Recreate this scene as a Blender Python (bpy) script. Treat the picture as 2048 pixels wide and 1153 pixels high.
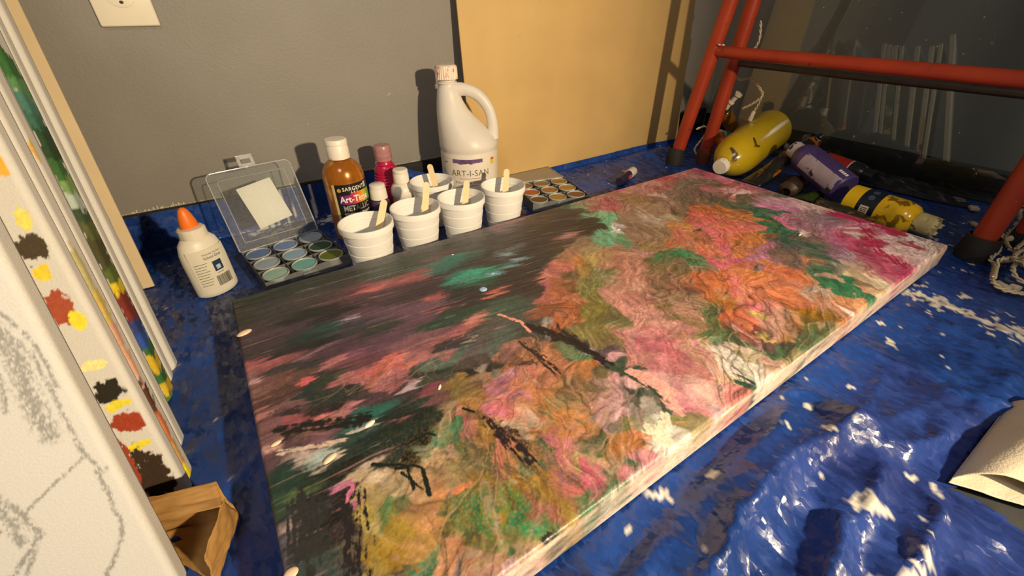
import bpy, bmesh, math, random
import numpy as np
from mathutils import Vector, Matrix, Quaternion

for o in list(bpy.data.objects):
    bpy.data.objects.remove(o)
scene = bpy.context.scene
COL = scene.collection
random.seed(7)
RNG = np.random.default_rng(11)
PI = math.pi

# ------------------------------------------------------------------ camera, world, lamp, exposure
cd = bpy.data.cameras.new('camera')
cd.sensor_fit = 'HORIZONTAL'; cd.sensor_width = 36.0; cd.lens = 36.0 * 844.7 / 2048.0
cd.clip_start = 0.01
cam = bpy.data.objects.new('camera', cd); COL.objects.link(cam)
_p, _r, _a = math.radians(33.766), math.radians(-.3865), math.radians(33.466)
_f = Vector((math.sin(_a) * math.cos(_p), math.cos(_a) * math.cos(_p), -math.sin(_p)))
_ri = Vector((math.cos(_a), -math.sin(_a), 0)); _up = _ri.cross(_f)
_r2 = _ri * math.cos(_r) + _up * math.sin(_r); _u2 = _up * math.cos(_r) - _ri * math.sin(_r)
CAM_RIGHT = _ri
cam.matrix_world = Matrix(((_r2.x, _u2.x, -_f.x, 0), (_r2.y, _u2.y, -_f.y, 0), (_r2.z, _u2.z, -_f.z, .383), (0, 0, 0, 1)))
scene.camera = cam

w = bpy.data.worlds.new('world'); scene.world = w; w.use_nodes = True
bg = w.node_tree.nodes['Background']
bg.inputs[0].default_value = (1.0, .97, .94, 1); bg.inputs[1].default_value = .11

ld = bpy.data.lights.new('work_lamp', 'SPOT')
ld.energy = 97; ld.color = (1.0, .79, .50); ld.shadow_soft_size = .022
ld.spot_size = math.radians(96); ld.spot_blend = 1.0
lamp = bpy.data.objects.new('work_lamp', ld); COL.objects.link(lamp)
lamp.location = (.46, -.68, .60)
lamp.rotation_euler = (Vector((.22, .90, .16)) - lamp.location).to_track_quat('-Z', 'Y').to_euler()

rd = bpy.data.lights.new('ambient_fill', 'AREA')  # unseen soft fill added high at left to raise the ambient level
rd.energy = 10.5; rd.color = (1.0, .93, .84); rd.shape = 'DISK'; rd.size = .6
room = bpy.data.objects.new('ambient_fill', rd); COL.objects.link(room)
room.location = (-.75, -.75, 2.0)
room.rotation_euler = (Vector((0, .5, 0)) - room.location).to_track_quat('-Z', 'Y').to_euler()

scene.view_settings.view_transform = 'Standard'
scene.view_settings.look = 'None'
scene.view_settings.gamma = 1.0
scene.view_settings.use_curve_mapping = False
scene.view_settings.exposure = 0.0

# ------------------------------------------------------------------ helpers
def s2l(c):
    c = np.asarray(c, float)
    return np.where(c <= .04045, c / 12.92, ((c + .055) / 1.055) ** 2.4)
def hexl(h):
    return tuple(float(x) for x in s2l([int(h[i:i + 2], 16) / 255 for i in (0, 2, 4)]))

MATS = {}
def mat(name, col, rough=.5, metal=0., spec=.5, var=.06, vscale=40., bump=0., bscale=200., coat=0., trans=0., sss=0., alpha=1., ior=1.45):
    if name in MATS: return MATS[name]
    if isinstance(col, str): col = hexl(col)
    m = bpy.data.materials.new(name); m.use_nodes = True
    nt = m.node_tree; b = nt.nodes['Principled BSDF']
    b.inputs['Roughness'].default_value = rough; b.inputs['Metallic'].default_value = metal
    b.inputs['Specular IOR Level'].default_value = spec; b.inputs['Coat Weight'].default_value = coat
    b.inputs['Transmission Weight'].default_value = trans; b.inputs['Alpha'].default_value = alpha; b.inputs['IOR'].default_value = ior
    if sss: b.inputs['Subsurface Weight'].default_value = sss; b.inputs['Subsurface Radius'].default_value = (.01, .008, .006)
    tc = nt.nodes.new('ShaderNodeTexCoord')
    n = nt.nodes.new('ShaderNodeTexNoise'); n.inputs['Scale'].default_value = vscale; n.inputs['Detail'].default_value = 4
    nt.links.new(tc.outputs['Object'], n.inputs['Vector'])
    r = nt.nodes.new('ShaderNodeValToRGB')
    r.color_ramp.elements[0].position = .3; r.color_ramp.elements[1].position = .7
    r.color_ramp.elements[0].color = (*[max(0, x * (1 - var)) for x in col], 1)
    r.color_ramp.elements[1].color = (*[min(1, x * (1 + var)) for x in col], 1)
    nt.links.new(n.outputs['Fac'], r.inputs['Fac']); nt.links.new(r.outputs['Color'], b.inputs['Base Color'])
    if bump:
        n2 = nt.nodes.new('ShaderNodeTexNoise'); n2.inputs['Scale'].default_value = bscale; n2.inputs['Detail'].default_value = 3
        nt.links.new(tc.outputs['Object'], n2.inputs['Vector'])
        bp = nt.nodes.new('ShaderNodeBump'); bp.inputs['Strength'].default_value = bump; bp.inputs['Distance'].default_value = .002
        nt.links.new(n2.outputs['Fac'], bp.inputs['Height']); nt.links.new(bp.outputs['Normal'], b.inputs['Normal'])
    MATS[name] = m
    return m

def smear(m, col, scale=25., thr=.55, soft=.05, rough=None, seed=0.):
    """paint smears of another colour with shapes of their own, over a material made by mat()"""
    if isinstance(col, str): col = hexl(col)
    nt = m.node_tree; b = nt.nodes['Principled BSDF']; src = b.inputs['Base Color'].links[0].from_socket
    tc = nt.nodes.new('ShaderNodeTexCoord'); mp = nt.nodes.new('ShaderNodeMapping'); mp.inputs['Location'].default_value = (seed, seed * .7, seed * 1.3)
    n = nt.nodes.new('ShaderNodeTexNoise'); n.inputs['Scale'].default_value = scale; n.inputs['Detail'].default_value = 6; n.inputs['Distortion'].default_value = .6
    nt.links.new(tc.outputs['Object'], mp.inputs['Vector']); nt.links.new(mp.outputs['Vector'], n.inputs['Vector'])
    r = nt.nodes.new('ShaderNodeValToRGB'); r.color_ramp.elements[0].position = thr; r.color_ramp.elements[1].position = min(1, thr + soft)
    nt.links.new(n.outputs['Fac'], r.inputs['Fac'])
    mx = nt.nodes.new('ShaderNodeMix'); mx.data_type = 'RGBA'
    nt.links.new(r.outputs['Color'], mx.inputs[0]); nt.links.new(src, mx.inputs[6]); mx.inputs[7].default_value = (*col, 1)
    nt.links.new(mx.outputs[2], b.inputs['Base Color'])
    return m

def plastic(name, tint=(.93, .95, .96), ior=1.4, fac=.10, rough=.06, glossy=(1, 1, 1)):
    """thin clear plastic or glass: mostly see-through, with real Fresnel reflection and a faint haze"""
    if name in MATS: return MATS[name]
    m = bpy.data.materials.new(name); m.use_nodes = True; nt = m.node_tree; nt.nodes.clear()
    out = nt.nodes.new('ShaderNodeOutputMaterial'); t = nt.nodes.new('ShaderNodeBsdfTransparent'); t.inputs[0].default_value = (*tint, 1)
    g = nt.nodes.new('ShaderNodeBsdfGlossy'); g.inputs['Roughness'].default_value = rough; g.inputs[0].default_value = (*glossy, 1)
    d = nt.nodes.new('ShaderNodeBsdfDiffuse'); d.inputs[0].default_value = (.8, .8, .8, 1)
    n = nt.nodes.new('ShaderNodeTexNoise'); n.inputs['Scale'].default_value = 30
    ml = nt.nodes.new('ShaderNodeMath'); ml.operation = 'MULTIPLY'; ml.inputs[1].default_value = fac * 2
    nt.links.new(n.outputs['Fac'], ml.inputs[0])
    m1 = nt.nodes.new('ShaderNodeMixShader'); nt.links.new(ml.outputs[0], m1.inputs[0]); nt.links.new(t.outputs[0], m1.inputs[1]); nt.links.new(d.outputs[0], m1.inputs[2])
    fr = nt.nodes.new('ShaderNodeFresnel'); fr.inputs['IOR'].default_value = ior
    m2 = nt.nodes.new('ShaderNodeMixShader'); nt.links.new(fr.outputs[0], m2.inputs[0]); nt.links.new(m1.outputs[0], m2.inputs[1]); nt.links.new(g.outputs[0], m2.inputs[2])
    nt.links.new(m2.outputs[0], out.inputs['Surface'])
    MATS[name] = m
    return m

def attr_mat(name, rough=.45, spec=.5, bump=.2, bscale=300., grain=.12, gscale=250., coat=0., weave=0.):
    """colour held per vertex by the script, with fine procedural grain and relief on top"""
    m = bpy.data.materials.new(name); m.use_nodes = True; nt = m.node_tree; b = nt.nodes['Principled BSDF']
    b.inputs['Roughness'].default_value = rough; b.inputs['Specular IOR Level'].default_value = spec; b.inputs['Coat Weight'].default_value = coat
    at = nt.nodes.new('ShaderNodeVertexColor'); at.layer_name = 'Col'
    tc = nt.nodes.new('ShaderNodeTexCoord')
    n = nt.nodes.new('ShaderNodeTexNoise'); n.inputs['Scale'].default_value = gscale; n.inputs['Detail'].default_value = 4
    nt.links.new(tc.outputs['Object'], n.inputs['Vector'])
    mr = nt.nodes.new('ShaderNodeMapRange'); mr.inputs[1].default_value = .3; mr.inputs[2].default_value = .7
    mr.inputs[3].default_value = 1 - grain; mr.inputs[4].default_value = 1 + grain
    nt.links.new(n.outputs['Fac'], mr.inputs[0])
    mx = nt.nodes.new('ShaderNodeVectorMath'); mx.operation = 'SCALE'
    nt.links.new(at.outputs['Color'], mx.inputs[0]); nt.links.new(mr.outputs[0], mx.inputs['Scale'])
    nt.links.new(mx.outputs[0], b.inputs['Base Color'])
    n2 = nt.nodes.new('ShaderNodeTexNoise'); n2.inputs['Scale'].default_value = bscale; n2.inputs['Detail'].default_value = 5
    nt.links.new(tc.outputs['Object'], n2.inputs['Vector'])
    bp = nt.nodes.new('ShaderNodeBump'); bp.inputs['Strength'].default_value = bump; bp.inputs['Distance'].default_value = .001
    nt.links.new(n2.outputs['Fac'], bp.inputs['Height']); nt.links.new(bp.outputs['Normal'], b.inputs['Normal'])
    MATS[name] = m
    return m

def link(o, parent=None):
    COL.objects.link(o)
    if parent is not None: o.parent = parent
    return o

def arr_mesh(name, V, Q, smooth=True, cols=None):
    V = np.asarray(V, np.float32); Q = np.asarray(Q, np.int32)
    me = bpy.data.meshes.new(name)
    me.vertices.add(len(V)); me.vertices.foreach_set('co', V.ravel())
    k = Q.shape[1]
    me.loops.add(Q.size); me.loops.foreach_set('vertex_index', Q.ravel())
    me.polygons.add(len(Q)); me.polygons.foreach_set('loop_start', np.arange(0, Q.size, k, dtype=np.int32))
    me.update(calc_edges=True)
    if smooth: me.polygons.foreach_set('use_smooth', np.ones(len(Q), bool))
    if cols is not None:
        ca = me.color_attributes.new('Col', 'FLOAT_COLOR', 'POINT')
        c4 = np.ones((len(V), 4), np.float32); c4[:, :3] = cols
        ca.data.foreach_set('color', c4.ravel())
    return me

def grid_quads(nx, ny, wrap=False):
    i = np.arange(nx - (0 if wrap else 1)); j = np.arange(ny - 1)
    I, J = np.meshgrid(i, j); I2 = (I + 1) % nx
    return np.stack([J * nx + I, J * nx + I2, (J + 1) * nx + I2, (J + 1) * nx + I], -1).reshape(-1, 4)

def mobj(name, V, F, m, parent=None, smooth=True, cols=None):
    if isinstance(F, np.ndarray):
        me = arr_mesh(name, V, F, smooth, cols)
    else:
        me = bpy.data.meshes.new(name); me.from_pydata([tuple(v) for v in V], [], [tuple(f) for f in F]); me.update()
        if smooth: me.polygons.foreach_set('use_smooth', np.ones(len(me.polygons), bool))
    me.materials.append(m)
    return link(bpy.data.objects.new(name, me), parent)

def sharp(o, deg=35):
    try: o.data.set_sharp_from_angle(angle=math.radians(deg))
    except Exception: pass
    return o

def tag(o, label, cat, group=None, kind=None):
    o['label'] = label; o['category'] = cat
    if group: o['group'] = group
    if kind: o['kind'] = kind
    return o

def thing(name, label, cat, loc=(0, 0, 0), rz=0, group=None):
    o = bpy.data.objects.new(name, None); o.empty_display_size = .02
    COL.objects.link(o); o.location = loc; o.rotation_euler = (0, 0, rz)
    return tag(o, label, cat, group)

def aim(o, base, top, roll=0):
    d = Vector(top) - Vector(base)
    o.location = base; o.rotation_mode = 'QUATERNION'
    o.rotation_quaternion = d.to_track_quat('Z', 'Y') @ Quaternion((0, 0, 1), roll)
    return o

def struct(o):
    o['kind'] = 'structure'; return o

def box(name, lo, hi, m, parent=None, bev=0., rot=None, seg=2):
    bm = bmesh.new(); bmesh.ops.create_cube(bm, size=1)
    for v in bm.verts:
        v.co = Vector([(lo[i] + hi[i]) / 2 + v.co[i] * (hi[i] - lo[i]) for i in range(3)])
    if bev: bmesh.ops.bevel(bm, geom=bm.edges[:], offset=bev, segments=seg, affect='EDGES', profile=.5)
    if rot is not None: bm.transform(rot)
    me = bpy.data.meshes.new(name); bm.to_mesh(me); bm.free(); me.materials.append(m)
    if bev: me.polygons.foreach_set('use_smooth', np.ones(len(me.polygons), bool))
    o = link(bpy.data.objects.new(name, me), parent)
    if bev: sharp(o, 50)
    return o

def lathe(name, prof, m, parent=None, seg=40, cx=None, rib=None, squash=(1, 1), smooth=True, ang=None, deg=40):
    """prof: list of (r, z); cx: per-ring x shift; rib: (count, depth, z0, z1)"""
    n = len(prof); V = []
    th = np.linspace(0, 2 * PI, seg, endpoint=False)
    for k, (r, z) in enumerate(prof):
        rr = np.full(seg, r)
        if rib and rib[2] <= z <= rib[3]: rr = rr + rib[1] * (np.sign(np.sin(th * rib[0])))
        x = rr * np.cos(th) * squash[0] + (cx[k] if cx else 0); y = rr * np.sin(th) * squash[1]
        V.append(np.stack([x, y, np.full(seg, z)], 1))
    V = np.concatenate(V); Q = grid_quads(seg, n, True)
    return sharp(mobj(name, V, Q, m, parent, smooth), deg)

def tube(name, path, rad, m, parent=None, seg=12, caps=True, flat=1.):
    P = np.asarray(path, float); n = len(P)
    R = np.full(n, rad) if np.isscalar(rad) else np.asarray(rad, float)
    T = np.gradient(P, axis=0); T /= np.linalg.norm(T, axis=1)[:, None] + 1e-12
    a = np.array([0, 0, 1.]) if abs(T[0][2]) < .9 else np.array([1., 0, 0])
    N = np.cross(T[0], a); N /= np.linalg.norm(N); V = []
    th = np.linspace(0, 2 * PI, seg, endpoint=False)
    for i in range(n):
        N = N - T[i] * (N @ T[i]); N /= np.linalg.norm(N) + 1e-12; B = np.cross(T[i], N)
        V.append(P[i] + R[i] * (np.cos(th)[:, None] * N + flat * np.sin(th)[:, None] * B))
    V = np.concatenate(V); F = [tuple(q) for q in grid_quads(seg, n, True)]
    if caps: F += [tuple(range(seg))[::-1], tuple(range((n - 1) * seg, n * seg))]
    return sharp(mobj(name, V, F, m, parent, True), 60)

def smoothpath(pts, n=40):
    P = np.asarray(pts, float); k = len(P); t = np.linspace(0, k - 1, n); out = []
    for x in t:
        i = min(int(x), k - 2); f = x - i
        p0, p1, p2, p3 = P[max(i - 1, 0)], P[i], P[i + 1], P[min(i + 2, k - 1)]
        out.append(.5 * ((2 * p1) + (-p0 + p2) * f + (2 * p0 - 5 * p1 + 4 * p2 - p3) * f * f + (-p0 + 3 * p1 - 3 * p2 + p3) * f ** 3))
    return np.array(out)

def band(name, r, z0, z1, a0, a1, m, parent, n=24, nz=2, cols=None, cut=None):
    th = np.linspace(a0, a1, n); zz = np.linspace(z0, z1, nz)
    TH, ZZ = np.meshgrid(th, zz)
    if cut is not None: ZZ = cut(TH, ZZ)
    V = np.stack([r * np.cos(TH), r * np.sin(TH), ZZ], -1).reshape(-1, 3)
    return mobj(name, V, grid_quads(n, nz), m, parent, True, None if cols is None else cols(TH.ravel(), ZZ.ravel()))

def text_on(name, s, size, m, parent, fn, bold=0., squeeze=1., spacing=1.):
    """letters as flat geometry, mapped by fn(x, y) -> 3D"""
    cu = bpy.data.curves.new(name, 'FONT'); cu.body = s; cu.size = size; cu.align_x = 'CENTER'; cu.offset = bold * size
    cu.space_character = spacing; cu.resolution_u = 3
    to = bpy.data.objects.new(name, cu); COL.objects.link(to)
    dg = bpy.context.evaluated_depsgraph_get(); dg.update()
    me = bpy.data.meshes.new_from_object(to.evaluated_get(dg)); bpy.data.objects.remove(to)
    for v in me.vertices: v.co = fn(v.co.x * squeeze, v.co.y)
    me.materials.clear(); me.materials.append(m); me.name = name
    return link(bpy.data.objects.new(name, me), parent)

def cyl_fn(r, z, a0):
    return lambda x, y: Vector((r * math.cos(a0 + x / r), r * math.sin(a0 + x / r), z + y))

# ---- numpy noise
def vnoise(x, y, seed=0):
    rs = np.random.default_rng(seed); T = rs.random((256, 256)).astype(np.float32)
    xi = np.floor(x).astype(int); yi = np.floor(y).astype(int); fx = (x - xi).astype(np.float32); fy = (y - yi).astype(np.float32)
    fx = fx * fx * (3 - 2 * fx); fy = fy * fy * (3 - 2 * fy)
    a = T[yi & 255, xi & 255]; b = T[yi & 255, (xi + 1) & 255]; c = T[(yi + 1) & 255, xi & 255]; d = T[(yi + 1) & 255, (xi + 1) & 255]
    return (a + (b - a) * fx) + ((c + (d - c) * fx) - (a + (b - a) * fx)) * fy
def fbm(x, y, seed=0, oct=4):
    s = 0; a = .5; tot = 0
    for k in range(oct):
        s = s + a * vnoise(x * 2 ** k + 17.3 * k, y * 2 ** k + 9.1 * k, seed + k); tot += a; a *= .5
    return s / tot
def sstep(e0, e1, x):
    t = np.clip((x - e0) / (e1 - e0), 0, 1); return t * t * (3 - 2 * t)
def pline_d(X, Y, pts):
    """distance to a polyline and the 0..1 place along it"""
    best = np.full(X.shape, 1e9); par = np.zeros(X.shape); n = len(pts) - 1
    for i in range(n):
        (ax, ay), (bx, by) = pts[i], pts[i + 1]; dx, dy = bx - ax, by - ay
        t = np.clip(((X - ax) * dx + (Y - ay) * dy) / (dx * dx + dy * dy + 1e-12), 0, 1)
        d = np.hypot(X - ax - t * dx, Y - ay - t * dy)
        k = d < best; best = np.where(k, d, best); par = np.where(k, (i + t) / n, par)
    return best, par
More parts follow.
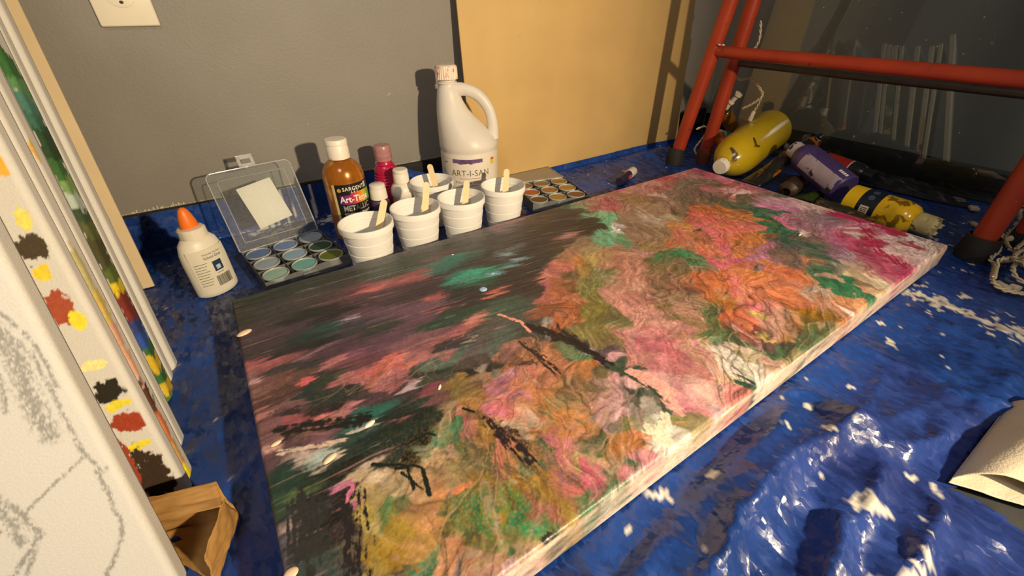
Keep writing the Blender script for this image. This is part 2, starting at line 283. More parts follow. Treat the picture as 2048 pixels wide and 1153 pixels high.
PTS=("""
0069682b302b0299753d443806297233392f1089643c403614396348423c1879775b5a502149004a4f452629264a4b422858946a50482938634f80703369095a55503738884a4540
4159448a70702679986a605a0068843a3a340348904a44420668844d41400908032d2f2a110785332c2c1388246a4a4d156842c0605f173829d87068214828a35a58229831b86660
1787695a40442087284d3a3c220691c86a62220633b0605c2496304a3a3a3007203f9a803046802f5a483317017fb0b0305614e078682716613333300177765a444804676954404a
0707112a3a340937122f4a441106974a4448125728b09aa01487326a4a5417568674505c2036477a55602255813a4a3c1746176c4c561436343f40381825488a5a60198518b06a68
231512c878702175004a3a3a246476b09a80256538d888780247294c3a400586822f2a2c0906225a40481276016a48541045818a5560069638a07078011668b06464027646a05c5c
049623403c3c078589c070701005527a4a50133513e07868151502f08078121503d87068169485c07474194456a86a662154506070601794365a6a5a2154075a4c44243426606058
243403c08060007623c090900155997a5048031578a068600395786a4a40059550f070700765403a3a34095519b86a6a112483e08070123456c07878139440a86464158433303830
1724074a4a3c1833678a6a3c2033279a6a4a221352c080580065768a60580285516a48400505152c3a340814792a342e1104335a40441254124a3a3c154372904a5417035570504c
007676c06864008617d0a0a00175907a50480255405a3c380355078a60600546043a3838058548f070700745413a4034089579c07a78100504b86c6c120492d07c70145486e07868
166496b07070122432a864641014424a3a400674882f3a34144409c8a8a81724132a34301693548a4c54194381a078401783369a7a482133859a88782363774a4038240348c07850
265344c88058253287d8806c211310c87880213342b07058236296d07c60201242e87888193253d87888187292b07a40174279a87850221238d08868228205d89070215194d8a088
005512c07c700104558a5c5c0304903a2c300544512a2428078423c88080067404181c1a027458b05c60047428e08078059415a050500933912f6a5a091365e0d0c00334232f2026
015416f0b0a00543788a5c640373766a4a5007835530463c1023281c2a241253471a242013835924302a1183449a5c5c149363303c3414230122302812027216201c157303a88868
144292b09a70159288c0705c1632604c7a581532474a7a581402597a8a601282505a8060166234c87868176215a0783c179233a87c40188184d87c78189156d8846c197130c07860
175157d880681582108a70501561827a6a50165143b070581881206a70501991238a6a481152498a9070120232c0a078135212c8a080124207b08c68134185a08a600083866a4c50
027356d8b8a8044336c0c8b8053326e8c8b00653232a382f0872971f2f280833281d2b250103471e3a300223121d3a30038308182a240252955a6a400412691424200132911c3c30
061295141c1a077277d8b8a00892562a3a341042401a201e065263d8b890073233d8b898066227c8a870085231d0a880087198c8a8800791896a8a580921827a9060102186c89a70
106164c88c60115168d08858129165e080581201527a70481391529a70381521348a68401391195a7a481551127a8048173106a07030178076a06850055238201c1c054260e080a0
058221b86a800511933a2c3004221614181602723738383a0182232c2c2e013238b898900072186a60680031907a6a700241873c3a3a0361892a282802916534443e0421636a5a48
0191623a4a400351403f50480411395a3c44062196b89c50065166b8a060057160a88840049137a884300741727a9050077143b08c38070124a07828058124a88838053109b09048
068095a8803c085121b8884c100137d09060093146c08c501041206a60381161345a60381191116a70400910965a80580800822a80580750773a8a60096097c89068106093d8906c
092068d09068109071c880601180767a70401290855a80481400906a8a481440764a80501600664a8a581690503f8a5c1470547a7a401300597a80401390305a7a481530468a7840
1650296a8a50130029b080601530219a7a50140006d8a8a0130003c8a0981260062a8050119019b08070110044c08060107033b87860155001d0a890159020b08c603048603f7a68
29774148b0903077043a8a703268994a484437590755504c3549536a6058440998a07068475994b070684989435a4c48544957453c3856690640383a5728203c34345657583a3030
5799914a5a4a5939507aa08060784978b48859377278b48856870278b48c53566870a8805786726a9a70613965a08a704478884a403c48084242383a4187713c383843472040423c
3987849aa8a837673890a8b035076840383a3346663834342816303a32343666693c36363535844034343095414a5a4c334556483a3a40669038383a457732443a3a504775b08078
5027159a7a604767355a4840473681a87860469629c87848457660b08060499615c0a060504651b09068427622d07868409609c87070374566c06870395606d88878396558b87050
4265867a60484065218a5c40378496c07050359502b86a5c3504569a5a40365436b86844341397c87048353380c87850397469c07858459565b088484655328a84584785148a8458
4434707a78484194398a80484335068a8050466460a088683823938a7c403553448c7c483793537a70403933517a6c483903136a6a483672968a78483683428a80483902968a7a50
355282907850518535c88870537535c88a72516461d08c78491448c88870494399d8a088461423d09078436415c88a78468371d08878515392b88068483350b078685243578a6a50
5283097a4c40430364d08c7c420313d09080447303d090804782989070484662507a6a48434251c88c7c406257d08880379263c88078387222c87078399191c86c74394157d07878
378179d88888366209d08880441185c88c70469203a07c58441209c89080437153d0a080458161b09068417145d89888448123d0a888421105e0b0a0457090f0d8c0462062f0dcc8
487084d8c0a0479066a09870662918c06068652847c05c60629878c86c70666827b06860661989d09080734972c86068780998c88a80828986c8887c763918b88070875976b84c50
834896b06a60789858e0a898697939b88070712871a078507438519a7058756810987860772765a880708248338a70608718178068589148368570609367787a6050867723786050
952756b85c68948709e08c98917629c88078997747c85c6c9056949a6a608946386a5844679808b08870707769a88468702676b09878670702b89c88646735a8846c619736a07c68
591705e0d0c86086479878606496249878587356898a74587777148a70588056747a6450565581c08c78531600c08a70560618a88068595569a08058556535c890805704883a8050
5664676a78506094553a88586154125a80585844438a70505564308870485743937a6c48589372a08060609519a87c58636527c87850643502b880605374318a7450549367887050
5473948a6c50685607d08848692580d88848736610c06858776631d86c50796583e06c54762573e07068722574e07078762500e06c60817516c87848669544e08868692521d87058
6984816a70506834938a7048711520e07070713468e07068714403e06c78713435e06868663444e08058660420e078606663967a7048674357d86878672319d86c70632349e87890
660363d86c70635272e08850633298e08460605245e87868583232e07870577199e08058593330d87848566332e07858587292d87848565279d87848533271d87848535247c07038
558226b870305652575a6038537197b878385341835a5c38513175e07850521156e07850522129e08068524205c068505152286a6a384872035c6a404931775060384831435a6a44
4731575a70484901253f6a444981075a6848505145a060484721288aa078940995b87878950920a878708738587a6a58980907c05c70972830d87c90938714d89c98937641e0b0a8
901819806a5a8267507868529237887a6452903751c06070967780c86078984675b8606c986621b068708996478a60589326116a5c488766565c58448396858a68508885945c6248
9795826a6850996557706a54801630c06c40828592c06c3c848544b87448786571d07048800532e07068760514d87c50798480e07868760588e07060722568d87868710602c88840
7055575a4440667550e07868690485c06850684518c07850720501e07070740473d87060748429d87848712416e070a0693442e08060751408d88048778454e070608785222f6a4c
8584712f6a4881146235704c9025094a6a508183982f6a488083622c5c4479040438704c7714133f7a508464302f68487873263a5c48832327d8c0b8922503d080a0950506c890a0
871432d86c90852404d86c8c958473d8a8a8969436d0a8a0971392d8b0a8921420a88080921381907070870379a06c788733397a58589163519070788833078064688063005a5048
8362906a5050869276a06878903279b87088916314a8788a886252c07890866217b060808302229058708222477a64607911908a6870821176a88090975345b83060980300b43058
975249e0b8b0952264c07080986235b02c54981187b02c54991156b83c5c926264d8a8a8936233d8b0ac906224c07088933203b03058923168b03458928177d8b8b0885174b03458
892134a83458855129a83c5c894193b84868871194b85070853103a83c58869082c06c78824104a84860840069b04860849030b8506c842003b04060815028b86870811071a85c68
959133e0c0b8992105e0c4bc977046e0c4bc927085dcbab4909026dcbab4966016d8b4a8941023e0c4b8933139d8a8a8911050d8b0ac874048d09a9a877005d8b0a8983008c8a898
956091b84058890107dcb8b0698306c88098717293c88098677270b88090743313b870807572936a5c587652685c54507362537a60507922743a5c487642285c645076920750604c
748196d07c507751863a6048740208a878687312216a5850759156a89888732121c8a088733108b890807211254a70507321453f6a4c7541766a6c58787142b89a88820150b0888c
805117a880787470882f6a4471507735704a72706135704a6850563a744c7140374a80587180104a80587300003570506950423a70487590618a7058757041a0786069809040704c
778104d0b088774073d0b090778045e0c4a0773019e8d8b8773000ecdcc0753025d0a880738035d89878744005d8a080793012c88c88752000e8c8a0722402c08048702370c87c44
719361d88048683396e07878632358e06c78658375e07c68646288d88848613262e07870630240e08050631297e08058640225e08850635199e08458599217e08868603191d87858
670318c878506762842f6048673238d07858700263d08050692211e07c54682190e07850703234c87858695173e07c50672159d88868684142d8a088674123c8a890706145c88860
644154e08050618149e08050637122d88058653111d8a890643177d87c58608163d88060580163e07880570176e07c70589150d88878557185c07050539201e07850554238b87830
529178d87848521153e07850539137e07858512175c060405192105a60385342466a6a385072355a68404972045a6a444971695a68404991345a5c40521120a04c50500149b05048
5361158a4c484801947a78504721483f6a404851296070486024533f7a506094303a78486063943f78505804057a6c50572343d87848595323d87848567294d87848556342c88058
540278d878485443608a6a50529313a06850508302a08060501263b88870478249c89078482224c8907c452198d08880452167d08888428170d07878441137d89090455133d8a088
565127d8b858562105c89080576094d09880595078d09870556080b08070565059c08c70587053c88858540093d8b868536067d8a868557046c88c585230777a4c505300516a5048
5500315a58445810295a5c406030236a6a406050045f6c446090497a6030617092a870206200609a6c206270419a6c286380188a6428638001c07c50661013d09070655049c89070
653070c88868677010c08058668000f0e0d0686000e8a0706190008a7c58668070b09078680064c890805050866070505100494f6a485300304f6c485520134a684458200354684a
5290098a7c58503097c8a088482088e8d0b8464091f0d8c8488065c0a888496033d0a088458114d0b098222517b86a702214784a40482274426a5a582544736058502724495a6458
2954384a4a44203386302c2c2243733a302e2533878a6058267405a87060283384a874582613225c40382553488a5c48299341c080583064024a4440313403c0b0a0321380302828
33435230282834232140383a345288a890983502626a5458346245e8a8a83203036a7c583312795a7850321321808860327249c07840307242b87848299253c88058294286c07c58
3432184a58443481863c4c3c32521788704c3001968a7050286215a87c582752018a7858269223c08458265259c88060250265d88860254229c87c50244289c88870238313c88898
223310b87080210313b880902103439a7a602253558a80701933688a70401803398a78401893269a7848201240e87890209235d87c70221246e08890221206d8a080233203d08458
245199b88048247169c88048258155c88450273161b080582542019a78502371917a7048220169c07850211187c0a088221186c8a890226136d878882171325c6048238132c07c50
248118d08868235101d88080260120c08050223107d87880225082d088782671369a8070168285c878681602634a7850169251c86c70165227d078781502303f6a4c1502076a7048
1842518a6838177204a870381711906a6040183184d88070188161d88868174163d87c6419320730242819617840302c1961494a3830192227d88870186135b078501731377a6048
1601457a58481571756a64442011155a64402101088a6858187109a07838197090a87c30173102a070301860868a7438206077c07860215070a06868194065a87838166113c0a878
1531218080501561035a78401391496a70401271426a7a481331164f78481421044a80481620897a90401660623f84501580693a84501750454a7c481850233f845019701550804c
178059a8685c184045a86858176071a06850194036a88040206030b078502170334a74482290165a7c542420083a6c4825400640704c211000304a3c220000385444209016508058
227000c0c0a8216054d07068225052d86c80235052d86878248046e07888228032b868702500285a7048253018d86c802650163f7048257012e08890273010e08898281005d89090
264000e8c0b0236067c8b080230070b89860254059c89858265054c07c48277038c07840274060b87c48287041c88048287025c880582650714a60442540644a64482620876a6c50
2520898a7c60294043d08058294026e0b090295008f0dcc8307014f0e0cc311031e0e0c8307050c8d0b0329051e8dcc8320031b0b898318059a8a088316013f0e0cc3280336a7458
330069a898883170809a8070312000e8d8c0330178d89c98313163d8a0a0297149d8a0a0298126d8a4a4299104d8a0a0285111d8a4a4272097d09c9c276080c89898283133c89090
284153c08878297170a87c68314185b088783221368a70683321374a44403351253c4a3c3191125a6048313119a07c783221076a5c50345142e0a8a0352131e4a8a0357110e4a8a0
355083e4a8a0359130e8a8a0348065e4a8a0348044e0a0a03470877a64583461025a5c4c34206654604c3390504c64482950848a7c503060828a80502950667a78482860788a7868
275069b08050307068a08c70312094988478327093b0a090365083e09898372060e8a8a0386070e8b0a0361054e89c9c387046f0b8a8372038e8a8a0397033e8a898366019e89898
353031e08890343031d8808835001698885c3350188a8450363010a89068382011c09898387004b09090385027e8b4a4396006e89890412012e88880414031e8988c407048e8b0a0
409061f0b898402078d88c80402095d88c80426046f0c098438036f0c8a0334012d89c70341002a89468305000f0dcc8461099f0dcc8464069f4e4d4450062f0dcc8487082d8c0a8
443080e8d0b8463052b8b0904390272f5040441017305444431007e07c703763158a7c483583408a7c48353379c07048384294a88860383255c88880417247c87c78409199c86c74
402154c86c74373202d08880376173d08080390135d07c7c431169d09080440217d09080462186a08060418131c89078422108d09880459150a890604771456a7048495140607048
4551268aa0784861837a7048516143c06858505158a06048527127d88050168000e0b8b8159000d8a8a8142010e8b8b8133009e8b8b8241000d8c8b0113036c09878104042c09070
122037b89070110061c8a080133041a88c601220698a80501190936a7a481390617088501550477a88501670228a80581760187a8858182006a88c68195005b08068156021a88868
148025b898780300503a4a401000506a606807010034443e150080a88430200030b09048250050c098780201507a6a70050020d8a8a8150020e8b8b8""")
RIDGE={'r1':[(0.4482,0.1192),(0.4672,0.0750),(0.4582,0.0405),(0.4602,0.0136),(0.4816,-0.0212),(0.4884,-0.0386)],'r2':[(0.4093,0.0891),(0.3334,0.0884),(0.2524,0.0870),(0.1851,0.0808),(0.1246,0.0709)],'v1':[(0.3776,0.1104),(0.2904,0.1040),(0.2222,0.0962),(0.1561,0.0866)],'r3':[(0.4608,0.0465),(0.3996,0.0579),(0.3374,0.0597),(0.2779,0.0535),(0.1956,0.0350)],'r4':[(0.4213,0.0033),(0.3507,-0.0006),(0.2896,-0.0084),(0.2434,-0.0161)],'r5':[(0.4484,-0.0388),(0.3865,-0.0398),(0.3172,-0.0464)],'r6':[(0.6071,-0.0016),(0.5086,0.0223),(0.4582,0.0405)],'r7':[(0.7172,-0.0378),(0.5543,-0.0164),(0.4726,-0.0119)],'l1':[(-0.0602,0.6610),(-0.1149,0.5894),(-0.1480,0.5163)],'l2':[(-0.0553,0.4830),(-0.1067,0.4283),(-0.1432,0.3824)],'l3':[(-0.0606,0.3672),(-0.0998,0.3349),(-0.1322,0.3180)],'b1':[(0.8121,0.8348),(1.0064,0.8503),(1.1614,0.8378)]}
SPLAT=[(0.8317,0.1047,0.0469,0.0240),(0.8307,0.0730,0.0453,0.0133),(0.8297,0.0434,0.0292,0.0159),(0.8271,0.0099,0.0421,0.0239),(0.8307,-0.0149,0.0273,0.0204),(0.8757,0.0584,0.0192,0.0105),(0.8840,0.0950,0.0160,0.0093),(0.3718,0.0002,0.0172,0.0118),(0.3585,-0.0489,0.0202,0.0092),(0.3614,0.0343,0.0142,0.0080),(0.3747,0.0315,0.0096,0.0059),(0.4495,0.0826,0.0056,0.0064),(0.4413,-0.0101,0.0144,0.0127),(0.4458,-0.0283,0.0117,0.0112),(0.7360,0.0453,0.0055,0.0081),(0.6641,0.0752,0.0107,0.0099),(0.6996,0.1030,0.0071,0.0056),(0.9901,0.0788,0.0118,0.0108),(1.0222,0.0771,0.0120,0.0112),(0.1169,1.0716,0.0169,0.0201),(0.0216,0.9399,0.0417,0.0256),(0.1373,0.9202,0.0435,0.0320),(0.0011,0.9261,0.0255,0.0198),(1.6591,0.2248,0.0394,0.0421),(1.5857,0.1832,0.0372,0.0381),(1.6740,0.2647,0.0338,0.0331),(1.0821,0.1619,0.0134,0.0107),(1.1452,0.1530,0.0059,0.0087),(0.8911,0.7802,0.0110,0.0127),(0.2371,0.1030,0.0028,0.0025),(0.2293,0.1140,0.0028,0.0025),(0.1863,0.1045,0.0022,0.0017),(0.1541,0.1339,0.0022,0.0018),(0.2893,0.0920,0.0034,0.0028),(0.3965,0.0821,0.0032,0.0028),(0.4252,0.0552,0.0026,0.0029),(0.5283,0.0699,0.0030,0.0028),(0.0538,0.5838,0.0038,0.0040),(-0.1053,0.5484,0.0032,0.0032),(-0.1031,0.4105,0.0032,0.0029),(-0.0944,0.3496,0.0029,0.0018),(1.1690,0.2783,0.0330,0.0201),(1.4803,0.3482,0.0330,0.0246)]
STROKES=[([(0.303,0.434),(0.321,0.378),(0.333,0.312),(0.337,0.228)],0.008,'2c2426',0.48,1),
([(0.337,0.228),(0.344,0.173),(0.349,0.126),(0.350,0.075)],0.0036,'3c4c3c',0.4,2),
([(0.349,0.180),(0.358,0.141),(0.363,0.090)],0.0072,'e6aaa2',0.4,3),
([(0.352,0.152),(0.355,0.109),(0.349,0.046)],0.0064,'e6aaa2',0.5,4),
([(0.190,0.246),(0.192,0.198),(0.195,0.124)],0.0072,'2c2224',0.65,5),
([(0.279,0.386),(0.281,0.331),(0.283,0.271)],0.008,'3a2c2c',0.7,6),
([(0.174,0.297),(0.181,0.277)],0.002,'201a1a',0.30000000000000004,7),
([(0.331,0.056),(0.313,0.031),(0.311,-0.002)],0.0064,'efe0cc',0.5,8),
([(0.308,0.052),(0.309,0.001)],0.0072,'e4e0c8',0.55,9),
([(0.436,0.033),(0.441,0.005)],0.0072,'2f5040',0.6,10),
([(0.079,0.275),(0.101,0.242),(0.113,0.221),(0.109,0.169)],0.0024000000000000002,'15201c',0.4,11),
([(0.094,0.245),(0.102,0.234),(0.100,0.192)],0.002,'15201c',0.4,12),
([(0.096,0.231),(0.106,0.179)],0.0016,'15201c',0.4,12),
([(0.115,0.280),(0.132,0.282),(0.137,0.270)],0.0017600000000000003,'15201c',0.30000000000000004,13),
([(0.977,0.359),(0.990,0.257),(0.982,0.125)],0.011200000000000002,'b02c54',0.6,15),
([(0.954,0.203),(0.888,0.135),(0.862,0.040)],0.0128,'b02c54',0.6,16),
([(0.814,0.045),(0.840,-0.001)],0.008,'b0406a',0.6,17),
([(0.019,0.450),(0.051,0.417),(0.092,0.385)],0.008,'1a1c1b',0.55,18),
([(0.014,0.396),(0.046,0.368),(0.067,0.357)],0.0032,'d8c0b0',0.65,19),
([(0.286,0.520),(0.299,0.465),(0.298,0.418)],0.0024000000000000002,'e8a090',0.6,22),
([(0.054,0.234),(0.051,0.180),(0.039,0.118)],0.009600000000000001,'242022',0.7,29),
([(0.023,0.267),(0.014,0.213),(0.015,0.154)],0.016,'2e2e2e',0.65,30),
([(0.057,0.256),(0.052,0.236)],0.0032,'e080a8',0.7,31),
([(0.170,0.003),(0.172,-0.004)],0.0064,'30302c',0.7,32)]
DROPS=[(0.298,0.649,0.0058,'b',1,0),(0.331,0.707,0.003,'b',0.7,0),(0.007,0.816,0.009,'p',0.55,0.3),(0.004,0.171,0.005,'p',0.8,0),(0.091,0.366,0.006,'w',0.5,0.3),(0.593,0.708,0.004,'w',0.6,0),(0.013,0.420,0.005,'p',0.5,0.2),(0.050,0.331,0.007,'p',0.45,0.4),(0.167,0.377,0.004,'w',0.4,0.9),(0.837,0.319,0.006,'w',0.35,0.2),(0.308,0.882,0.002,'w',1,0)]
SKETCH= [[(-0.0227, 0.2385), (-0.0171, 0.2195), (-0.0206, 0.1918), (-0.0226, 0.1561)], [(-0.017, 0.2474), (-0.0111, 0.2324), (-0.0079, 0.2159), (-0.0069, 0.2037), (-0.0077, 0.186)], [(-0.0103, 0.213), (-0.0113, 0.1876), (-0.0117, 0.1631), (-0.0122, 0.1377), (-0.0081, 0.1198), (-0.0055, 0.1206)], [(-0.0135, 0.134), (-0.0294, 0.1256), (-0.0506, 0.1126), (-0.063, 0.1077), (-0.0736, 0.0998)], [(-0.0106, 0.1213), (-0.0115, 0.1014), (-0.0119, 0.0782), (-0.016, 0.0665), (-0.0279, 0.0506), (-0.0382, 0.0388)], [(-0.0598, 0.1374), (-0.0585, 0.1198), (-0.0588, 0.0938)], [(-0.0545, 0.1237), (-0.0515, 0.1066), (-0.0497, 0.0943), (-0.0599, 0.0834), (-0.0794, 0.0663)], [(-0.049, 0.0983), (-0.0577, 0.0818), (-0.0698, 0.0634)], [(-0.0282, 0.203), (-0.0345, 0.1805)]]
DABS= [(-0.01, 0.2673, 0.0042, 0.0082, 'e8dc70'), (-0.0142, 0.2449, 0.0086, 0.0108, '4a4030'), (-0.0149, 0.226, 0.0052, 0.0074, 'e8d040'), (-0.0168, 0.1983, 0.0081, 0.0128, 'a85038'), (-0.0113, 0.1858, 0.0055, 0.0079, 'f0e040'), (-0.0072, 0.3037, 0.0037, 0.0067, 'f0b040'), (-0.0146, 0.123, 0.0088, 0.0096, '2c2820'), (-0.0142, 0.11, 0.0089, 0.0044, 'e8d840'), (-0.0137, 0.0925, 0.0113, 0.0089, 'a04028'), (-0.0152, 0.0688, 0.0076, 0.0034, 'e8d840'), (-0.0152, 0.1481, 0.0086, 0.0041, 'f0e8a0'), (-0.0158, 0.0362, 0.0126, 0.0265, '3a2c20'), (-0.0266, 0.0576, 0.0037, 0.0207, 'a04028')]
STRANDS=[[(0.952,0.002,0.008),(0.922,0.027,0.014),(0.923,0.046,0.020),(1.022,0.061,0.008),(1.029,0.070,0.014),(1.064,0.070,0.020),(1.170,0.083,0.008),(1.193,0.079,0.014),(1.233,0.076,0.020),(1.343,0.074,0.008)],
[(0.963,0.007,0.014),(0.967,0.028,0.020),(0.987,0.039,0.026),(1.062,0.042,0.014),(1.077,0.051,0.020),(1.072,0.062,0.026),(1.157,0.078,0.014),(1.200,0.080,0.020),(1.184,0.056,0.026)],
[(1.011,0.020,0.020),(1.020,0.042,0.026),(0.994,0.057,0.032),(0.982,0.055,0.020),(0.922,0.047,0.026)],
[(1.387,0.093,0.030),(1.252,0.090,0.036),(1.158,0.071,0.042),(1.137,0.054,0.030),(1.052,0.053,0.036)],
[(1.111,0.038,0.025),(1.064,0.046,0.031),(1.002,0.045,0.037),(1.022,0.021,0.025)],
[(1.246,0.069,0.035),(1.291,0.094,0.041),(1.344,0.104,0.047),(1.476,0.104,0.035)],
[(0.966,0.010,0.030),(0.978,0.025,0.036),(1.000,0.036,0.042),(1.092,0.040,0.030)]]
SOCKETS=[((0.952,0.043,0.010),(0.937,0.027,0.010)),((0.951,0.028,0.012),(0.947,0.017,0.012)),((1.031,0.059,0.016),(1.063,0.047,0.016)),((1.194,0.099,0.014),(1.160,0.086,0.014)),((1.200,0.081,0.030),(1.238,0.068,0.030)),((1.176,0.076,0.030),(1.156,0.065,0.030)),((1.137,0.073,0.020),(1.174,0.067,0.020))]
# ------------------------------------------------------------------ the room
WY, WX = .957, 1.47
def wall_mat(name, c, scuff=.74):
    m = mat(name, c, rough=.5, spec=.35, var=.05, vscale=9, bump=.25, bscale=260)
    smear(m, 'b9b09c', scale=55, thr=scuff, soft=.02, seed=3.1)
    return m
M_wall = wall_mat('grey_wall_paint', (.262, .243, .220), .735)
M_base = mat('black_baseboard', (.014, .013, .012), rough=.35, var=.3, bump=.1)
M_floor = mat('dark_concrete', (.05, .05, .052), rough=.8, var=.25, vscale=20, bump=.3, bscale=90)
struct(box('floor', (-2.2, -1.8, -.05), (WX, WY, -.0005), M_floor))
struct(box('wall_back', (-2.2, WY, 0), (WX + .1, WY + .1, 2.4), M_wall))
struct(box('wall_right', (WX, -1.8, 0), (WX + .1, WY, 2.4), M_wall))
struct(box('baseboard_back', (-2.2, WY - .008, 0), (WX - .009, WY + .02, .078), M_base, bev=.002))
struct(box('baseboard_right', (WX - .008, -1.8, 0), (WX + .02, WY - .009, .062), M_base, bev=.002))
# chipped pale paint line along the top of the back baseboard
M_chip = mat('chipped_primer', 'd8cdb4', rough=.8, var=.1)
cv, cf = [], []
for k in range(230):
    x = -.42 + k * .0039 + random.uniform(-.001, .001)
    hgt = random.choice((.0005, .001, .0015, .002)) * random.uniform(.4, 1.3)
    if -.20 < x < -.10: hgt *= 3.2
    z = .0788
    n0 = len(cv); w_ = random.uniform(.0015, .0035)
    cv += [(x, WY - .0006, z), (x + w_, WY - .0006, z + random.uniform(-.0003, .0003)), (x + w_ * .9, WY - .0006, z + hgt), (x + w_ * .2, WY - .0006, z + hgt * .7)]
    cf += [(n0, n0 + 1, n0 + 2, n0 + 3)]
ch = mobj('chipped_paint', cv, cf, M_chip, bpy.data.objects['wall_back'], False); ch['kind'] = 'stuff'

# outlet
M_ivory = mat('ivory_plastic', 'efe6d2', rough=.35, var=.02)
M_dark = mat('dark_slot', (.02, .018, .015), rough=.6)
ot = thing('wall_outlet', 'ivory electrical outlet on the grey wall at upper left', 'outlet', (-.0625, WY, .418))
box('cover_plate', (-.0365, -.006, -.058), (.0365, 0, .058), M_ivory, ot, bev=.0025)
for zc in (-.02, .02):
    so = lathe('socket', [(.0001, .0072), (.0155, .0072), (.0172, .0066), (.0176, .004)], M_ivory, ot, 36)
    so.rotation_euler = (PI / 2, 0, 0); so.location = (.0, 0, zc); so.scale = (1, .82, 1)
    for sx, hh in ((-.0065, .0045), (.0065, .0035)):
        s_ = box('slot', (sx - .0011, -hh, .0070), (sx + .0011, hh, .0076), M_dark, so)
    lathe('ground_hole', [(.0001, .0076), (.0026, .0076), (.0026, .007)], M_dark, so, 14).location = (0, -.0088, 0)
lathe('screw', [(.0001, .0075), (.0025, .0072), (.003, .006)], M_ivory, ot, 14).rotation_euler = (PI / 2, 0, 0)

# ------------------------------------------------------------------ blue tarp
CX0, CX1, CY0, CY1 = -.0608, .9551, .1184, .6149
def tarp_h(X, Y):
    h = .0018 + .0012 * fbm(X * 14, Y * 14, 5)
    front = sstep(.10, -.02, Y) * sstep(.0, .15, X) * sstep(1.0, .8, X)
    left = sstep(-.06, -.10, X) * sstep(.72, .6, Y)
    right = sstep(.97, 1.02, X) * .5
    wrink = fbm(X * 9 + Y * 5, Y * 22 - X * 9, 31) - .5
    h = h + .016 * np.abs(wrink) * np.clip(front * 1.0 + left * .25 + right * .35, 0, 1)
    h = h + .010 * np.abs(fbm(X * 30 + Y * 20, Y * 40 - X * 20, 77, 3) - .5) * np.clip(front + left * .4 + right * .4, 0, 1)
    for k, (amp, wd) in {'r1': (.014, .014), 'r2': (.024, .020), 'r3': (.021, .017), 'r4': (.016, .013), 'r5': (.013, .011), 'r6': (.009, .02), 'r7': (.010, .02), 'l1': (.003, .012), 'l2': (.003, .012), 'l3': (.004, .012), 'b1': (.012, .03)}.items():
        d, t = pline_d(X + .022 * (fbm(X * 22, Y * 22, 3) - .5), Y + .022 * (fbm(X * 22, Y * 22, 4) - .5), RIDGE[k])
        h = h + amp * np.exp(-(d / wd) ** 1.3) * (.6 + .8 * vnoise(t * 6, t * 0 + 3, 9))
    rr_ = random.Random(21)
    for k in range(34):
        cx_, cy_ = rr_.uniform(.12, .85), rr_.uniform(-.30, .10); an = math.radians(rr_.gauss(52, 28)); ln_ = rr_.uniform(.03, .10)
        d, t = pline_d(X + .010 * (fbm(X * 30, Y * 30, 203) - .5), Y + .010 * (fbm(X * 30, Y * 30, 204) - .5), [(cx_ - ln_ * math.cos(an), cy_ - ln_ * math.sin(an)), (cx_ + ln_ * math.cos(an), cy_ + ln_ * math.sin(an))])
        h = h + rr_.uniform(.002, .007) * np.exp(-(d / rr_.uniform(.004, .010)) ** 1.2) * np.sin(PI * np.clip(t, .02, .98))
    d, t = pline_d(X, Y, RIDGE['v1']); h = h - (h - .001) * .85 * np.exp(-(d / .022) ** 2)
    inside = sstep(-.004, .012, np.minimum(np.minimum(X - CX0, CX1 - X), np.minimum(Y - CY0, CY1 - Y)))
    h = h * (1 - inside) + .003 * inside
    near = sstep(-.03, -.004, np.minimum(np.minimum(X - CX0, CX1 - X), np.minimum(Y - CY0, CY1 - Y)))
    h = np.minimum(h, .007 + .05 * (1 - near))
    d, t = pline_d(X, Y, [(.475, -.06), (.66, -.11)]); h = np.minimum(h, .006 + .06 * sstep(.045, .075, d))
    back = sstep(.62, .66, Y) * (1 - sstep(.86, .9, Y)) * sstep(1.0, .95, X)
    h = h * (1 - .75 * back) + .0018 * .75 * back
    return h
NX, NY = 560, 360
xs = np.linspace(-.75, 1.40, NX)
us = np.linspace(0, 1, NY); X, U = np.meshgrid(xs, us)
mdf = sstep(.44, .475, X) * (1 - sstep(1.24, 1.27, X))
YL = (.945 * (1 - mdf) + .888 * mdf)
tf = np.clip(U / .94, 0, 1); tc_ = np.clip((U - .94) / .06, 0, 1)
ystart = -.42
Y = ystart + (YL - ystart) * tf
H = tarp_h(X, Y)
top = np.where(X < .46, .0755 - .028 * sstep(.30, .40, X) - .003 * fbm(X * 9, X * 0, 8), .02)
top = top * (1 - mdf) + .014 * mdf
top = np.where(X > 1.26, .02, top)
Z = H + tc_ * top
Yc = Y + np.sin(np.clip(tc_, 0, 1) * PI / 2) * .002 + .0015 * (fbm(X * 25, U * 120, 12) - .5) * tc_
V = np.stack([X, Yc, Z], -1).reshape(-1, 3)
Q = grid_quads(NX, NY)
# open gap beside the paper towel where the tarp ends and the floor shows
cx_ = V[Q].mean(1)
def inpoly(px, py, poly):
    r = np.zeros(len(px), bool); n = len(poly)
    for i in range(n):
        (x1, y1), (x2, y2) = poly[i], poly[(i + 1) % n]
        c = ((y1 > py) != (y2 > py)) & (px < (x2 - x1) * (py - y1) / (y2 - y1 + 1e-12) + x1); r ^= c
    return r
GAP = [(.462, -.040), (.470, -.062), (.466, -.085), (.462, -.13), (.47, -.3), (.9, -.3), (.75, -.16), (.60, -.090), (.52, -.068)]
Q = Q[~inpoly(cx_[:, 0], cx_[:, 1], GAP)]
